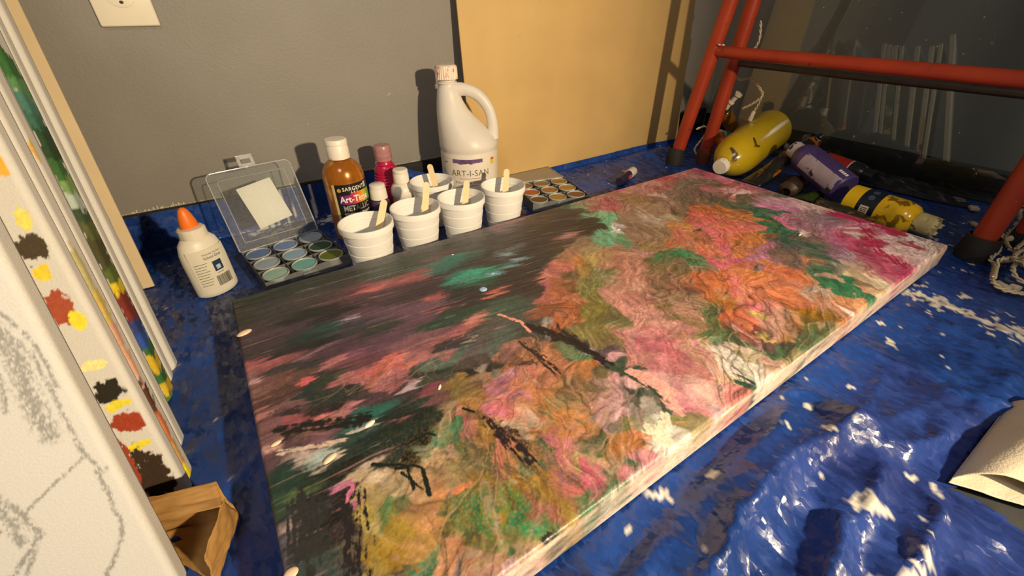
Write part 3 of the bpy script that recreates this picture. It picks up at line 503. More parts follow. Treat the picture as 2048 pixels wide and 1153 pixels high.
# colours: blue weave, white paint splats
fx, fy = V[:, 0], V[:, 1]
cb = np.array([.008, .036, .19]); cb2 = np.array([.014, .060, .30])
n1 = fbm(fx * 12, fy * 12, 51)[:, None]
C = cb + (cb2 - cb) * sstep(.3, .7, n1)
pur = sstep(.56, .66, fbm(fx * 7 + 3, fy * 7, 61)) * sstep(.16, .05, fy) * sstep(.2, .4, fx)
C = C * (1 - .3 * pur[:, None]) + np.array([.035, .022, .11]) * .3 * pur[:, None]
rag = fbm(fx * 130, fy * 130, 91, 5)
for (sx, sy, ra, rb) in SPLAT:
    d = np.hypot((fx - sx) / max(ra, .006), (fy - sy) / max(rb, .006))
    m_ = sstep(.47, .53, (1.25 - d) * .55 + (rag - .5) * 1.9)[:, None] * (d < 2.2)[:, None]
    C = C * (1 - m_) + np.array([.74, .70, .63]) * m_
for pts_, wA, wB in (([(0.842, 0.112), (0.831, 0.092), (0.834, 0.068), (0.827, 0.043), (0.823, 0.017), (0.824, -0.02), (0.835, -0.06)], .005, .022), ([(.362, .004), (.373, 0.), (.380, -.012)], .010, .008), ([(.30, -.035), (.32, -.045), (.335, -.05)], .010, .008)):
    d, t = pline_d(fx + .006 * (rag - .5), fy + .006 * (fbm(fx * 60, fy * 60, 95) - .5), pts_)
    m_ = sstep(.42, .52, (1 - d / (wA + (wB - wA) * t)) * .6 + (rag - .5) * 1.3 + .25)[:, None] * (d < .035)[:, None]
    C = C * (1 - m_) + np.array([.74, .70, .63]) * m_
sp = (fbm(fx * 160, fy * 160, 93, 3) > .86)[:, None]
C = np.where(sp, np.array([.6, .6, .58]), C)
def tarp_mat():
    m = attr_mat('blue_tarp_plastic', rough=.30, spec=.42, bump=.2, bscale=260, grain=.10, gscale=90, coat=0.)
    nt = m.node_tree; b = nt.nodes['Principled BSDF']; N = nt.nodes.new; Lk = nt.links.new
    tc = N('ShaderNodeTexCoord'); ns = N('ShaderNodeTexNoise'); ns.inputs['Scale'].default_value = 60; ns.inputs['Detail'].default_value = 3
    ad = N('ShaderNodeVectorMath'); ad.operation = 'MULTIPLY_ADD'; ad.inputs[1].default_value = (.008, .008, .008)
    Lk(tc.outputs['Object'], ns.inputs['Vector']); Lk(ns.outputs['Color'], ad.inputs[0]); Lk(tc.outputs['Object'], ad.inputs[2])
    geo = N('ShaderNodeNewGeometry'); cur = geo.outputs['Normal']
    # flat crinkle facets of two sizes, drawn out along the weave
    for sc, rot, st, amp in ((30, 40, .42, .20), (80, 52, .42, .34), (190, 35, .5, .38)):
        mp = N('ShaderNodeMapping'); mp.inputs['Rotation'].default_value = (0, 0, math.radians(rot)); mp.inputs['Scale'].default_value = (1, st, 1)
        vo = N('ShaderNodeTexVoronoi'); vo.inputs['Scale'].default_value = sc
        Lk(ad.outputs[0], mp.inputs['Vector']); Lk(mp.outputs['Vector'], vo.inputs['Vector'])
        sb = N('ShaderNodeVectorMath'); sb.operation = 'SUBTRACT'; sb.inputs[1].default_value = (.5, .5, .5); Lk(vo.outputs['Color'], sb.inputs[0])
        mu = N('ShaderNodeVectorMath'); mu.operation = 'MULTIPLY_ADD'; mu.inputs[1].default_value = (amp, amp, 0); Lk(sb.outputs[0], mu.inputs[0]); Lk(cur, mu.inputs[2]); cur = mu.outputs[0]
    nm = N('ShaderNodeVectorMath'); nm.operation = 'NORMALIZE'; Lk(cur, nm.inputs[0])
    old = b.inputs['Normal'].links[0].from_node; Lk(nm.outputs[0], old.inputs['Normal'])
    b.inputs['Coat Weight'].default_value = .25; b.inputs['Coat Roughness'].default_value = .48; Lk(nm.outputs[0], b.inputs['Coat Normal'])
    return m
tp = mobj('tarp', V, Q, tarp_mat(), None, True, C)
tag(tp, 'crinkled blue plastic tarp with white paint splatters covering the floor', 'tarp')

# ------------------------------------------------------------------ the poured painting
s_ = ''.join(PTS.split())
rec = [s_[i:i + 12] for i in range(0, len(s_), 12)]
PU = np.array([int(r[:3]) / 999 for r in rec]); PV = np.array([int(r[3:6]) / 999 for r in rec])
PC = s2l(np.array([[int(r[k:k + 2], 16) / 255 for k in (6, 8, 10)] for r in rec]))
LX, LY = CX1 - CX0, CY1 - CY0
# what the warm lamp adds is taken back out: paint colour, not picture colour
PC = PC / np.array([.95, .86, .74]) * .80
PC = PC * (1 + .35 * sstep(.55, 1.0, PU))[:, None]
GX, GY = 1180, 580
gu = np.linspace(0, 1, GX); gv = np.linspace(0, 1, GY); GU, GV = np.meshgrid(gu, gv)
x = (GU * LX).astype(np.float32); y = (GV * LY).astype(np.float32)
# border of the dark brushed half
dk = [(0, 1), (.56, 1), (.592, .814), (.538, .736), (.461, .71), (.414, .655), (.355, .508), (.317, .428), (.255, .42), (.201, .393), (.171, .346), (.143, .293), (.112, .268), (.059, .27), (.05, .164), (.045, 0), (0, 0)]
ins = inpoly(GU.ravel() , GV.ravel() + .012 * (fbm(x.ravel() * 40, y.ravel() * 40, 2) - .5), dk).reshape(GU.shape)
def blur(a, n):
    k = np.ones(n) / n
    a = np.apply_along_axis(lambda r: np.convolve(np.pad(r, n // 2, 'edge'), k, 'valid')[:len(r)], 1, a)
    return np.apply_along_axis(lambda r: np.convolve(np.pad(r, n // 2, 'edge'), k, 'valid')[:len(r)], 0, a)
brush = blur(ins.astype(np.float32), 31).astype(np.float32)
brush = brush * (1 - .65 * np.exp(-((GU - .13) * LX / .09) ** 2 - ((GV - .47) * LY / .03) ** 2) - .5 * np.exp(-((GU - .03) * LX / .03) ** 2 - ((GV - .45) * LY / .08) ** 2)).astype(np.float32)
brush = np.clip(brush, 0, 1)
# domain warp: swirls for the poured half, drag along the strokes for the brushed half
def nz2(px, py, f, s, o=3): return fbm(px * f, py * f, s, o) - .5, fbm(px * f + 50, py * f + 20, s + 10, o) - .5
w1x, w1y = nz2(x, y, 10, 101)
wf = .42 + .58 * sstep(.2, .85, np.hypot(x + CX0, y + CY0))
ax, ay = x + .05 * wf * w1x, y + .05 * wf * w1y
w2x, w2y = nz2(ax, ay, 26, 121)
bx, by = ax + .045 * wf * w2x, ay + .045 * wf * w2y
w3x, w3y = nz2(bx, by, 70, 141)
cx2, cy2 = bx + .024 * (.55 + .45 * wf) * w3x, by + .024 * (.55 + .45 * wf) * w3y
w4x, w4y = nz2(cx2, cy2, 210, 161, 2)
w5x, w5y = nz2(x, y, 420, 181, 2)
cx2, cy2 = cx2 + .006 * w4x + .0025 * w5x, cy2 + .006 * w4y + .0025 * w5y
yr = y + .10 * x + .25 * (x - .25) ** 2          # strokes sweep in a shallow arc
st = fbm(x * 6, yr * 130 + 3 * w1y + 1.0 * w2y, 161, 4) - .5; st2 = fbm(x * 18, yr * 460 + 3 * w1y, 171, 2) - .5
pw = 1 - brush
qx = pw * cx2 + brush * (x + .13 * wf * st + .04 * wf * st2 + .02 * wf * w2x)
qx = qx + brush * .006 * w5x
qy = pw * cy2 + brush * (y + .006 * w2y + .010 * wf * st + .006 * w3y + .003 * w5y)
px_ = (PU * LX).astype(np.float32); py_ = (PV * LY).astype(np.float32); pc_ = PC.astype(np.float32)
out = np.zeros((GX * GY, 3), np.float32); edge = np.zeros(GX * GY, np.float32); who = np.zeros(GX * GY, int)
fq, gq, bq = qx.ravel(), qy.ravel(), brush.ravel()
pbright = 3.0 * sstep(.09, .22, pc_.mean(1))
_d = (px_[:, None] - px_[None]) ** 2 + (py_[:, None] - py_[None]) ** 2; _k = np.argsort(_d, 1)[:, 1:7]
odd = np.abs(np.sqrt(pc_) - np.sqrt(pc_[_k]).mean(1)).max(1); podd = 2.2 * sstep(.08, .25, odd)
hard = sstep(.4, .6, fbm(x * 8 + 7, y * 8, 401, 2)).ravel()
for a in range(0, GX * GY, 8192):
    sl = slice(a, a + 8192)
    ay0, ay1 = gq[sl].min() - .10, gq[sl].max() + .10
    kk = np.where((py_ >= ay0) & (py_ <= ay1))[0]
    dx = fq[sl, None] - px_[None, kk]; dy = gq[sl, None] - py_[None, kk]
    sx_ = (1 - .45 * bq[sl])[:, None]
    d2 = ((dx * sx_) ** 2 + (dy * (1 + .25 * bq[sl])[:, None]) ** 2) * (1 + bq[sl, None] * pbright[None, kk] + (1 - bq[sl, None]) * podd[None, kk])
    i3 = np.argpartition(d2, 3, axis=1)[:, :3]
    dd = np.sqrt(np.take_along_axis(d2, i3, 1)); o3 = np.argsort(dd, 1); i3 = np.take_along_axis(i3, o3, 1); dd = np.take_along_axis(dd, o3, 1)
    wgt = 1 / (dd + .0022) ** (4.0 + 4 * hard[sl, None]); wgt /= wgt.sum(1, keepdims=True)
    out[sl] = (pc_[kk[i3]] * wgt[..., None]).sum(1); edge[sl] = dd[:, 1] - dd[:, 0]; who[sl] = kk[i3[:, 0]]
out = out.reshape(GY, GX, 3); edge = edge.reshape(GY, GX); who = who.reshape(GY, GX)
lum = out.mean(-1)
# marbling lines that follow the drawn-out colour
flow = sstep(.40, .58, fbm(x * 9 + 2, y * 9, 411, 2)) + .8 * np.exp(-((GU - .82) / .13) ** 2 - ((GV - .55) / .3) ** 2) + .6 * np.exp(-((GU - .25) / .12) ** 2 - ((GV - .15) / .2) ** 2)
def drawn(an, fa_, fb_, sd_):
    ca_, sa_ = math.cos(an), math.sin(an)
    return (fbm((x * ca_ + y * sa_) * fa_ + 1.2 * w1x, (-x * sa_ + y * ca_) * fb_ + 2.2 * w1y + .8 * w2y, sd_, 3) - .5) * 4.2
pA, pB, pC = drawn(.75, 6, 24, 501), drawn(.45, 7, 26, 511), drawn(1.1, 8, 22, 521)
for ph, wd_, cA, cB, am in ((pA, .055, (.05, .042, .028), (.07, .035, .04), .60), (pB + .3, .045, (.60, .40, .28), (.05, .05, .03), .55), (pC + .2 * w3x, .04, (.10, .05, .03), (.55, .30, .28), .40)):
    fr_ = ph * 1.6 - np.floor(ph * 1.6); ln = np.exp(-((fr_ - .5) / wd_) ** 2) * pw * np.clip(flow, 0, 1) * am
    sg = (np.floor(ph * 1.6).astype(int) % 2 == 0)[..., None]
    out = out * (1 - ln[..., None]) + np.where(sg, np.array(cA), np.array(cB)) * ln[..., None]
    # colour drifts between neighbouring bands, as poured paint does
    out = out * (1 + (.13 * np.sin(ph * 12) * pw)[..., None])
# brushed half: ridged strokes, dry streaks
sd = fbm(x * 9, yr * 320 + 3 * w1y + 1.0 * w2y, 181, 4)
out = out * (1 + (.75 * (sd - .5) * brush)[..., None])
dry = sstep(.70, .80, fbm(x * 11 + 4, yr * 260 + 4 * w1y, 191, 4)) * brush * sstep(.5, .62, fbm(x * 12, y * 12, 195))
out = out * (1 - .5 * dry[..., None]) + np.array([.45, .24, .24]) * .5 * dry[..., None]
wet = sstep(.76, .80, fbm(x * 10 + 9, yr * 320 + 4 * w1y, 197, 4)) * brush
out = out * (1 - .4 * wet[..., None]) + np.array([.36, .33, .33]) * .4 * wet[..., None]
# sprayed speckle and glitter
spk = sstep(.60, .72, fbm(x * 420, y * 420, 201, 2)) * sstep(.42, .58, fbm(x * 10, y * 10, 205)) * pw
out = out * (1 - .45 * spk[..., None]) + np.array([.20, .10, .035]) * .45 * spk[..., None]
def zone(pu, pv, r): return np.exp(-(((GU - pu) * LX) ** 2 + ((GV - pv) * LY) ** 2) / r ** 2)
salm = np.clip(zone(.60, .45, .09) + zone(.66, .36, .07) + zone(.55, .6, .05), 0, 1)
spk = sstep(.56, .64, fbm(x * 500, y * 500, 211, 2)) * salm
out = out * (1 - .35 * spk[..., None]) + np.array([.22, .10, .05]) * .35 * spk[..., None]
gold = np.clip(zone(.12, .12, .07) + zone(.22, .15, .06) + zone(.85, .28, .035), 0, 1)
gs = sstep(.58, .66, fbm(x * 620, y * 620, 221, 1)) * gold * .4
out = out * (1 - gs[..., None]) + np.array([.42, .25, .04]) * gs[..., None]
# single strokes: (points u,v ; width m ; colour ; dryness)
def stroke(pts, wd, col, dryness=.3, seed=1, a=1.):
    global out
    P_ = [(u * LX, v * LY) for u, v in pts]
    d, t = pline_d(x + .004 * w2x, y + .004 * w2y, P_)
    ang = math.atan2(P_[-1][1] - P_[0][1], P_[-1][0] - P_[0][0]); ca, sa = math.cos(ang), math.sin(ang)
    al = x * ca + y * sa; ac = -x * sa + y * ca
    n = .6 * fbm(al * 50, ac * 420, seed, 3) + .4 * fbm(x * 260, y * 260, seed + 3, 3)
    prof = 1 - (d / wd) ** 2
    m_ = sstep(0, .3, prof * (1 - dryness) + (n - .5) * 3.0 * (dryness + .12) - .05) * (d < wd * 1.6)
    m_ = (m_ * a)[..., None]
    out = out * (1 - m_) + np.array(hexl(col)) * m_
for s__ in STROKES: stroke(*s__)
grey = fbm(x * 90, y * 90, 231, 4)
out = out * (1 + .22 * (grey - .5)[..., None])
out = np.clip(out, .008, .88)
# relief
hh = .0006 * (fbm(x * 60, y * 60, 241, 4) - .5) * pw + brush * (.0009 * (sd - .5) + .0003 * st2) + .0005 * (w3x + w4x) * pw
TOPZ, BOTZ = .046, .0085
# rounded edge: the outer ring bends down into the sides
def ringcol(A, B, n): return [A + (B - A) * k / n for k in range(1, n + 1)]
V = np.stack([CX0 + GU * LX, CY0 + GV * LY, TOPZ + hh], -1)
ed = np.minimum(np.minimum(GU * LX, (1 - GU) * LX), np.minimum(GV * LY, (1 - GV) * LY))
V[..., 2] -= .0022 * (1 - np.clip(ed / .003, 0, 1)) ** 2
allV = [V.reshape(-1, 3)]; allC = [out.reshape(-1, 3)]; allQ = [grid_quads(GX, GY)]
base = GX * GY
cream = np.array(hexl('e6cdb9'))
def side(ids, nrm, seed, mixw, tint):
    global base
    n = len(ids); v0 = V.reshape(-1, 3)[ids]; c0 = out.reshape(-1, 3)[ids]
    c0 = np.stack([np.convolve(np.pad(c0[:, k], 4, 'edge'), np.ones(9) / 9, 'valid') for k in range(3)], 1)
    R_ = 14; idx = [ids]
    for r in range(1, R_ + 1):
        f = r / R_
        v = v0.copy(); v[:, 2] = v0[:, 2] * (1 - f) + BOTZ * f; v[:, :2] += np.array(nrm) * .0012 * min(1, r / 2)
        along = v0[:, 0] + v0[:, 1]
        sh = (along * GX / 1.0).astype(int)
        nn = fbm(along * 30 + f * 2.5, np.full(n, f * 3.0 + seed), seed, 4); n2 = fbm(along * 120 + f * 5, np.full(n, f * 4.0), seed + 5, 3)
        src = c0[np.clip(np.arange(n) + ((nn - .5) * 50 * f).astype(int), 0, n - 1)]
        k = np.clip(mixw + (nn - .5) * 2.4, 0, 1)[:, None]
        c = src * (1 - k) + np.array(tint) * k
        c = c * (.85 + .3 * n2[:, None])
        allV.append(v); allC.append(c); idx.append(base + np.arange(n)); base += n
    for r in range(R_):
        a, b_ = idx[r], idx[r + 1]
        allQ.append(np.stack([a[:-1], b_[:-1], b_[1:], a[1:]], -1))
G = np.arange(GX * GY).reshape(GY, GX)
side(G[0, :], (0, -1), 301, .62, cream); side(G[:, -1], (1, 0), 311, .6, hexl('d9aba6')); side(G[::-1, 0], (-1, 0), 321, .25, hexl('8a6058')); side(G[-1, ::-1], (0, 1), 331, .3, hexl('4a4440'))
M_paint = attr_mat('poured_acrylic', rough=.42, spec=.5, bump=.35, bscale=420, grain=.14, gscale=330, coat=.12)
_nt = M_paint.node_tree; _b = _nt.nodes['Principled BSDF']; _src = _b.inputs['Base Color'].links[0].from_socket
_tc = _nt.nodes.new('ShaderNodeTexCoord'); _n = _nt.nodes.new('ShaderNodeTexNoise'); _n.inputs['Scale'].default_value = 55; _n.inputs['Detail'].default_value = 9; _n.inputs['Distortion'].default_value = 2.2; _n.inputs['Roughness'].default_value = .62
_nt.links.new(_tc.outputs['Object'], _n.inputs['Vector'])
_mr = _nt.nodes.new('ShaderNodeMapRange'); _mr.inputs[1].default_value = .32; _mr.inputs[2].default_value = .68; _mr.inputs[3].default_value = .80; _mr.inputs[4].default_value = 1.20
_nt.links.new(_n.outputs['Fac'], _mr.inputs[0])
_sc = _nt.nodes.new('ShaderNodeVectorMath'); _sc.operation = 'SCALE'; _nt.links.new(_src, _sc.inputs[0]); _nt.links.new(_mr.outputs[0], _sc.inputs['Scale']); _nt.links.new(_sc.outputs[0], _b.inputs['Base Color'])
pt = thing('abstract_painting', 'large stretched canvas with marbled pink, orange, green and black poured paint lying flat', 'painting', (0, 0, 0))
mobj('painted_canvas', np.concatenate(allV), np.concatenate(allQ), M_paint, pt, True, np.concatenate(allC))
M_pine = mat('pale_pine', 'c8a878', rough=.7, var=.15, vscale=30)
for lo, hi in (((CX0 + .002, CY0 + .002, .0082), (CX1 - .002, CY0 + .04, .040)), ((CX0 + .002, CY1 - .04, .0082), (CX1 - .002, CY1 - .002, .040)), ((CX0 + .002, CY0 + .041, .0082), (CX0 + .04, CY1 - .041, .040)), ((CX1 - .04, CY0 + .041, .0082), (CX1 - .002, CY1 - .041, .040))):
    box('stretcher_bar', lo, hi, M_pine, pt)
M_blue_drop = mat('pale_blue_paint', 'a8c4e4', rough=.25, var=.03); M_peach_chip = mat('peach_paint_chip', 'f2d2b0', rough=.4, var=.05)
M_wdrop = mat('white_paint_drop', 'efe8dc', rough=.3, var=.03)
def drop(u, v, r, m, sq=1., rz=0.):
    o = lathe('paint_drop', [(r, 0), (r * .85, r * .16), (r * .5, r * .26), (.0001, r * .3)], m, pt, 18, squash=(1, sq))
    o.location = (CX0 + u * LX, CY0 + v * LY, TOPZ + .0002); o.rotation_euler = (0, 0, rz)
for d_ in DROPS: drop(d_[0], d_[1], d_[2], {'b': M_blue_drop, 'p': M_peach_chip, 'w': M_wdrop}[d_[3]], d_[4], d_[5])

# ------------------------------------------------------------------ stack of canvases leaning at the left
M_canvas = attr_mat('primed_canvas', rough=.75, spec=.2, bump=.35, bscale=700, grain=.03, gscale=500)
WHITE = np.array(hexl('d3d1ce'))
def canvas_panel(name, label, xr, y, lean, wdt, hgt, thick, paint=None, fine=False, group='canvases leaning in a stack', m=None):
    t = thing(name, label, 'canvas', (xr, y, .004), 0, group)
    t.rotation_euler = (-math.radians(lean), 0, 0)      # local: x right edge = 0, z up along the face, y into the stack
    rc = .005
    fa = np.concatenate([-np.linspace(wdt, .13, 10)[:-1], -np.linspace(.13, rc, 150 if fine else 50)])
    cs = [(a, 0., a) for a in fa] + [(-rc + rc * math.sin(q), rc - rc * math.cos(q), .004 * k / 6) for k, q in enumerate(np.linspace(0, PI / 2, 7)) if k] + [(0, d, .004 + d) for d in np.linspace(rc, thick, 8)[1:]]
    cs += [(-.012, thick, .05)]
    cs = np.array(cs); nz = 420 if fine else 200
    zz = np.linspace(0, hgt, nz)
    rb = .006
    A, S = np.meshgrid(cs[:, 0], zz); D = np.meshgrid(cs[:, 1], zz)[0]; PAR = np.meshgrid(cs[:, 2], zz)[0]
    inset = np.clip(1 - zz / rb, 0, 1) ** 2 * rb * .7
    A2 = A - np.maximum(0, inset[:, None] - (-A) * .35) * (A > -.03)
    V = np.stack([A2, D, S], -1).reshape(-1, 3)
    c = np.tile(WHITE, (V.shape[0], 1))
    if paint is not None: c = paint(PAR.ravel(), S.ravel(), c)
    nb = len(V)
    o = mobj('canvas_face', V, grid_quads(len(cs), nz), m or M_canvas, t, True, c)
    # wooden back of the stretcher
    for lo, hi in (((-wdt + .003, .004, .003), (-.004, thick - .001, .03)), ((-wdt + .003, .004, hgt - .03), (-.004, thick - .001, hgt - .003)), ((-.034, .004, .031), (-.004, thick - .001, hgt - .031))):
        box('stretcher_bar', lo, hi, M_pine, t)
    return t
def lines_fn(lines, col, wd=.0022, amt=.75):
    def f(p, s, c):
        k = np.zeros(len(p))
        g = vnoise(p * 1500, s * 500, 5) * .5 + vnoise(p * 900, s * 1400, 6) * .5
        for i, (pts, w_) in enumerate(lines):
            d, t = pline_d(p + .0012 * (vnoise(p * 120, s * 120, 40 + i) - .5), s, pts)
            k = np.maximum(k, sstep(.25, .75, g + .45 * (1 - d / w_) - .28) * (d < w_) * sstep(1, .3, d / w_))
        k = (k * amt)[:, None]
        return c * (1 - k) + np.array(hexl(col)) * k
    return f
def dabs_fn(dabs):
    def f(p, s, c):
        for i, (a, b, ra, rb, h) in enumerate(dabs):
            d = np.hypot((p - a) / ra, (s - b) / rb) + 1.1 * (fbm(p * 260, s * 190, 60 + i, 3) - .5)
            k = sstep(1.08, .96, d)[:, None]
            tex = (.8 + .4 * fbm(p * 700, s * 500, 80 + i, 3))[:, None]
            c = c * (1 - k) + np.array(hexl(h)) * tex * k
        return c
    return f
SK = [(k, (.010, .0022, .0026, .0022, .003, .006, .004, .003, .003)[i]) for i, k in enumerate(SKETCH)]
canvas_panel('canvas', 'big white canvas with a charcoal sketch at the front of the stack', -.1345, .258, 22.5, .5, .62, .02, lines_fn(SK, '5c5c5a', amt=.62), True)
canvas_panel('canvas', 'white canvas with yellow, rust and black paint dabs, second from the front', -.128, .347, 18, .5, .56, .016, dabs_fn(DABS), True)
canvas_panel('canvas', 'white canvas with a yellow and brown streaked edge, third from the front', -.128, .366, 19, .5, .55, .02, dabs_fn([(.004, .006 + .03 * k, .012, .017, h) for k, h in enumerate(('f0e020', 'c89a60', 'c87850', '5a3a2c', 'd8a890', 'd0a088', 'c8b060', 'b8b080'))]))
PINK = 'e88878'
canvas_panel('canvas', 'white canvas with thin coral curves along its edge, fourth from the front', -.134, .415, 19.5, .5, .55, .02, dabs_fn([(-.002, z, .0018, .007, PINK) for z in (.03, .048, .085, .14, .152, .2, .24, .31)] + [(.006, .30, .004, .012, 'd8b060')]))
canvas_panel('canvas', 'white canvas with small ochre dabs on its edge, fifth from the front', -.147, .474, 20, .5, .55, .016, dabs_fn([(.003, z, .003, .006, h) for z, h in ((.05, 'b8b070'), (.09, '50604a'), (.13, 'c8b870'), (.17, 'd0a840'), (.20, 'a8a080'), (.235, 'c8a850'), (.26, 'c0b080'), (.29, '8a8a88'), (.31, 'd8c070'), (.34, 'c0a860'))]))
fol = ['5a7a38', 'd0b030', '3a6a3a', 'd0b030', '3a6a3a', '3050a0', '30407a', '7a3028', '7a3028', 'd8c030', '5a6a30', '4a4a30', '4a4a2c', '5a6038', '3f5038', 'b0c0b8', '7a9a60', '3f6a38', '2f4a30', '2f4a34', '3f6a5a', '4a7a70', '5a8a58', '3a6a3a']
canvas_panel('canvas', 'canvas with a band of green, blue and yellow foliage painted down its edge', -.1435, .498, 20, .5, .55, .026, dabs_fn([(.010 + .004 * math.sin(k * 2.1), .004 + .0155 * k, .021, .0125, h) for k, h in enumerate(fol)]))
canvas_panel('canvas', 'blank white canvas just behind the foliage-edged canvas', -.143, .531, 19.5, .5, .55, .016)
canvas_panel('canvas', 'blank white canvas in front of the plastic-wrapped one', -.139, .555, 19.0, .5, .55, .018)
wr = canvas_panel('canvas', 'canvas wrapped in clear plastic film in front of the beige board', -.178, .715, 16.5, .5, .56, .03)
M_film = plastic('clear_film', ior=1.45, fac=.10, rough=.12)
fs, fz = np.meshgrid(np.linspace(0, 1, 40), np.linspace(-.005, .56, 120))
ang_x = np.where(fs < .6, -.12 + fs / .6 * .124, .004); ang_y = np.where(fs < .6, -.004, -.004 + (fs - .6) / .4 * .045)
wv = .004 * (fbm(fs * 9, fz * 60, 15) - .5) + .003 * (fbm(fs * 30, fz * 14, 16) - .5)
mobj('plastic_film', np.stack([ang_x + wv, ang_y - np.abs(wv), fz], -1).reshape(-1, 3), grid_quads(40, 120), M_film, wr)
M_card = mat('beige_board', 'dcc6a0', rough=.75, var=.05, vscale=14); smear(M_card, 'a08a68', scale=70, thr=.76, soft=.02)
bb = thing('board', 'plain beige board leaning on the grey wall behind the canvas stack', 'board', (-.169, .806, .004)); bb.rotation_euler = (-math.radians(17), 0, 0)
box('sheet', (-.55, 0, 0), (0, .006, .50), M_card, bb, bev=.0015)
# ------------------------------------------------------------------ hardboard sheet, glass sheet, ladder
M_mdf = mat('hardboard', 'd0ad72', rough=.62, spec=.3, var=.07, vscale=7, bump=.06, bscale=300); smear(M_mdf, '8f6b3c', scale=160, thr=.74, soft=.03)
hb = thing('hardboard_sheet', 'tall golden-brown hardboard sheet leaning against the grey wall', 'board', (.482, .894, .004)); hb.rotation_euler = (-math.radians(4.8), 0, 0)
box('sheet', (0, 0, 0), (.768, .004, .66), M_mdf, hb, bev=.0008)

M_glass = plastic('glass_pane', tint=(.92, .95, .93), ior=1.5, fac=.012, rough=.012)
M_drip = mat('yellow_paint', 'c8a820', rough=.4); M_speck = mat('white_speck', 'd8d4c8', rough=.5)
GN = Vector((-.9915, -.0824, .1002)).normalized(); GP = Vector((1.385, .35, 0))
gy = Vector((.0831, -1, 0)).normalized(); gz = gy.cross(GN); gz = gz if gz.z > 0 else -gz
gl = thing('glass_sheet', 'large clear glass sheet leaning on the dark wall behind the ladder', 'glass')
gl.matrix_world = Matrix(((gy.x, -GN.x, gz.x, GP.x), (gy.y, -GN.y, gz.y, GP.y), (gy.z, -GN.z, gz.z, .006), (0, 0, 0, 1)))
box('pane', (-.42, .0, 0), (.42, .004, .47), M_glass, gl)
def gstroke(pts, r, m, nm):
    return tube(nm, [(a, -.0008, z) for a, z in pts], r, m, gl, 6, flat=.4)
gstroke(smoothpath([(-.362, .05), (-.360, .09), (-.357, .115)], 8), [.0035, .004, .003, .003, .003, .003, .004, .003], M_drip, 'paint_streak')
gstroke(smoothpath([(-.357, .122), (-.353, .132), (-.346, .135)], 8), .0022, M_drip, 'paint_streak')
gstroke(smoothpath([(-.350, .142), (-.342, .145), (-.338, .156)], 8), .002, M_drip, 'paint_streak')
for k in range(26):
    a, z = random.uniform(-.32, .1), random.uniform(.05, .42)
    s_ = lathe('paint_speck', [(.0011, 0), (.0007, .0005), (.0001, .0007)], M_speck, gl, 8); s_.location = (a, -.0003, z); s_.rotation_euler = (PI / 2, 0, 0); q = random.uniform(.4, 1.5); s_.scale = (q, q, q)

M_red = mat('red_enamel', 'a23a22', rough=.35, spec=.5, var=.12, vscale=18, bump=.05); smear(M_red, '5a2a1c', scale=30, thr=.66, soft=.08); smear(M_red, 'c98a60', scale=60, thr=.74, soft=.03, seed=5)
M_rub = mat('black_rubber', (.02, .018, .017), rough=.7, var=.3, bump=.2)
M_rod = mat('grey_steel_rod', '4a423a', rough=.45, metal=.5, var=.15)
ladd = thing('step_ladder', 'red tubular metal step ladder standing over the paint bottles', 'ladder', (1.08, .4, 0))
def lp(x, y, z): return (x - 1.08, y - .4, z)
def leg(nm, foot, up, rad, parent=ladd, L=1.1):
    f = np.array(foot); u = np.array(up); d = (u - f) / (u[2] - f[2])
    return tube(nm, [lp(*(f + d * z)) for z in np.linspace(.012, L, 14)], rad, M_red, parent, 20)
la = leg('leg', (1.058, .752, 0), (1.060, .692, .391), .017)
lb = leg('leg', (1.128, .708, 0), (1.120, .673, .391), .017)
lr = leg('leg', (1.050, .094, 0), (1.047, .0955, .30), .0172)
lr2 = leg('leg', (1.16, .055, 0), (1.13, .075, .39), .0185)
def foot(f, r, parent, h=.045):
    o = lathe('rubber_foot', [(.0001, .0), (r * 1.12, .0), (r * 1.18, .006), (r * 1.12, h * .6), (r * 1.06, h), (r * .9, h + .001)], M_rub, parent, 24)
    o.location = lp(*f); return o
foot((1.057, .75, .003), .0205, la); foot((1.050, .094, .003), .0225, lr, .042); foot((1.16, .055, .003), .02, lr2)
lathe('flattened_end', [(.0001, 0), (.017, 0), (.019, .01), (.0186, .04)], mat('worn_red', '6a3a28', rough=.6, var=.3, vscale=40), lb, 20).location = lp(1.1275, .707, .003)
tube('rung', [lp(1.0595, .708, .289), lp(1.053, .43, .287), lp(1.047, .095, .284)], .0125, M_red, ladd, 20)
tube('rear_rod', [lp(1.122, .688, .262), lp(1.125, .4, .258), lp(1.136, .08, .255)], .0075, M_rod, ladd, 14)
for yy_ in (.705, .695): lathe('rivet', [(.0001, .003), (.003, .002), (.0035, 0)], M_speck, ladd, 10).location = lp(1.045, yy_ - .02, .303)

# ------------------------------------------------------------------ cups and sticks
M_foam = mat('white_foam', (.82, .80, .77), rough=.6, spec=.25, var=.02, bump=.12, bscale=420, sss=.08)
M_stick = mat('birch_stick', 'efd6a8', rough=.6, var=.08, vscale=60)
CUPS = [('beside the blue palette box', .150, .657), ('second from the blue palette box', .2415, .671), ('behind the others', .322, .777), ('in front of the big jug', .3295, .666), ('beside the gold palette box', .426, .674)]
def cup_prof():
    p = [(.0001, .003), (.0285, .003), (.0285, 0), (.0300, 0)]
    r = .0302
    for z0, z1 in ((.002, .021), (.0215, .043), (.0435, .063), (.0635, .078)):
        r1 = .0302 + (z1 / .09) * .0112
        p += [(r + .0008, z0 + .0008), (r1 + .0012, z1 - .0006), (r1 + .0006, z1), (r1 - .0016, z1 + .0003)]; r = r1
    p += [(.0422, .0790), (.0436, .0797), (.0438, .0885), (.0432, .0900), (.0416, .0900), (.0410, .0885), (.0398, .079), (.0285, .006), (.0001, .0055)]
    return p
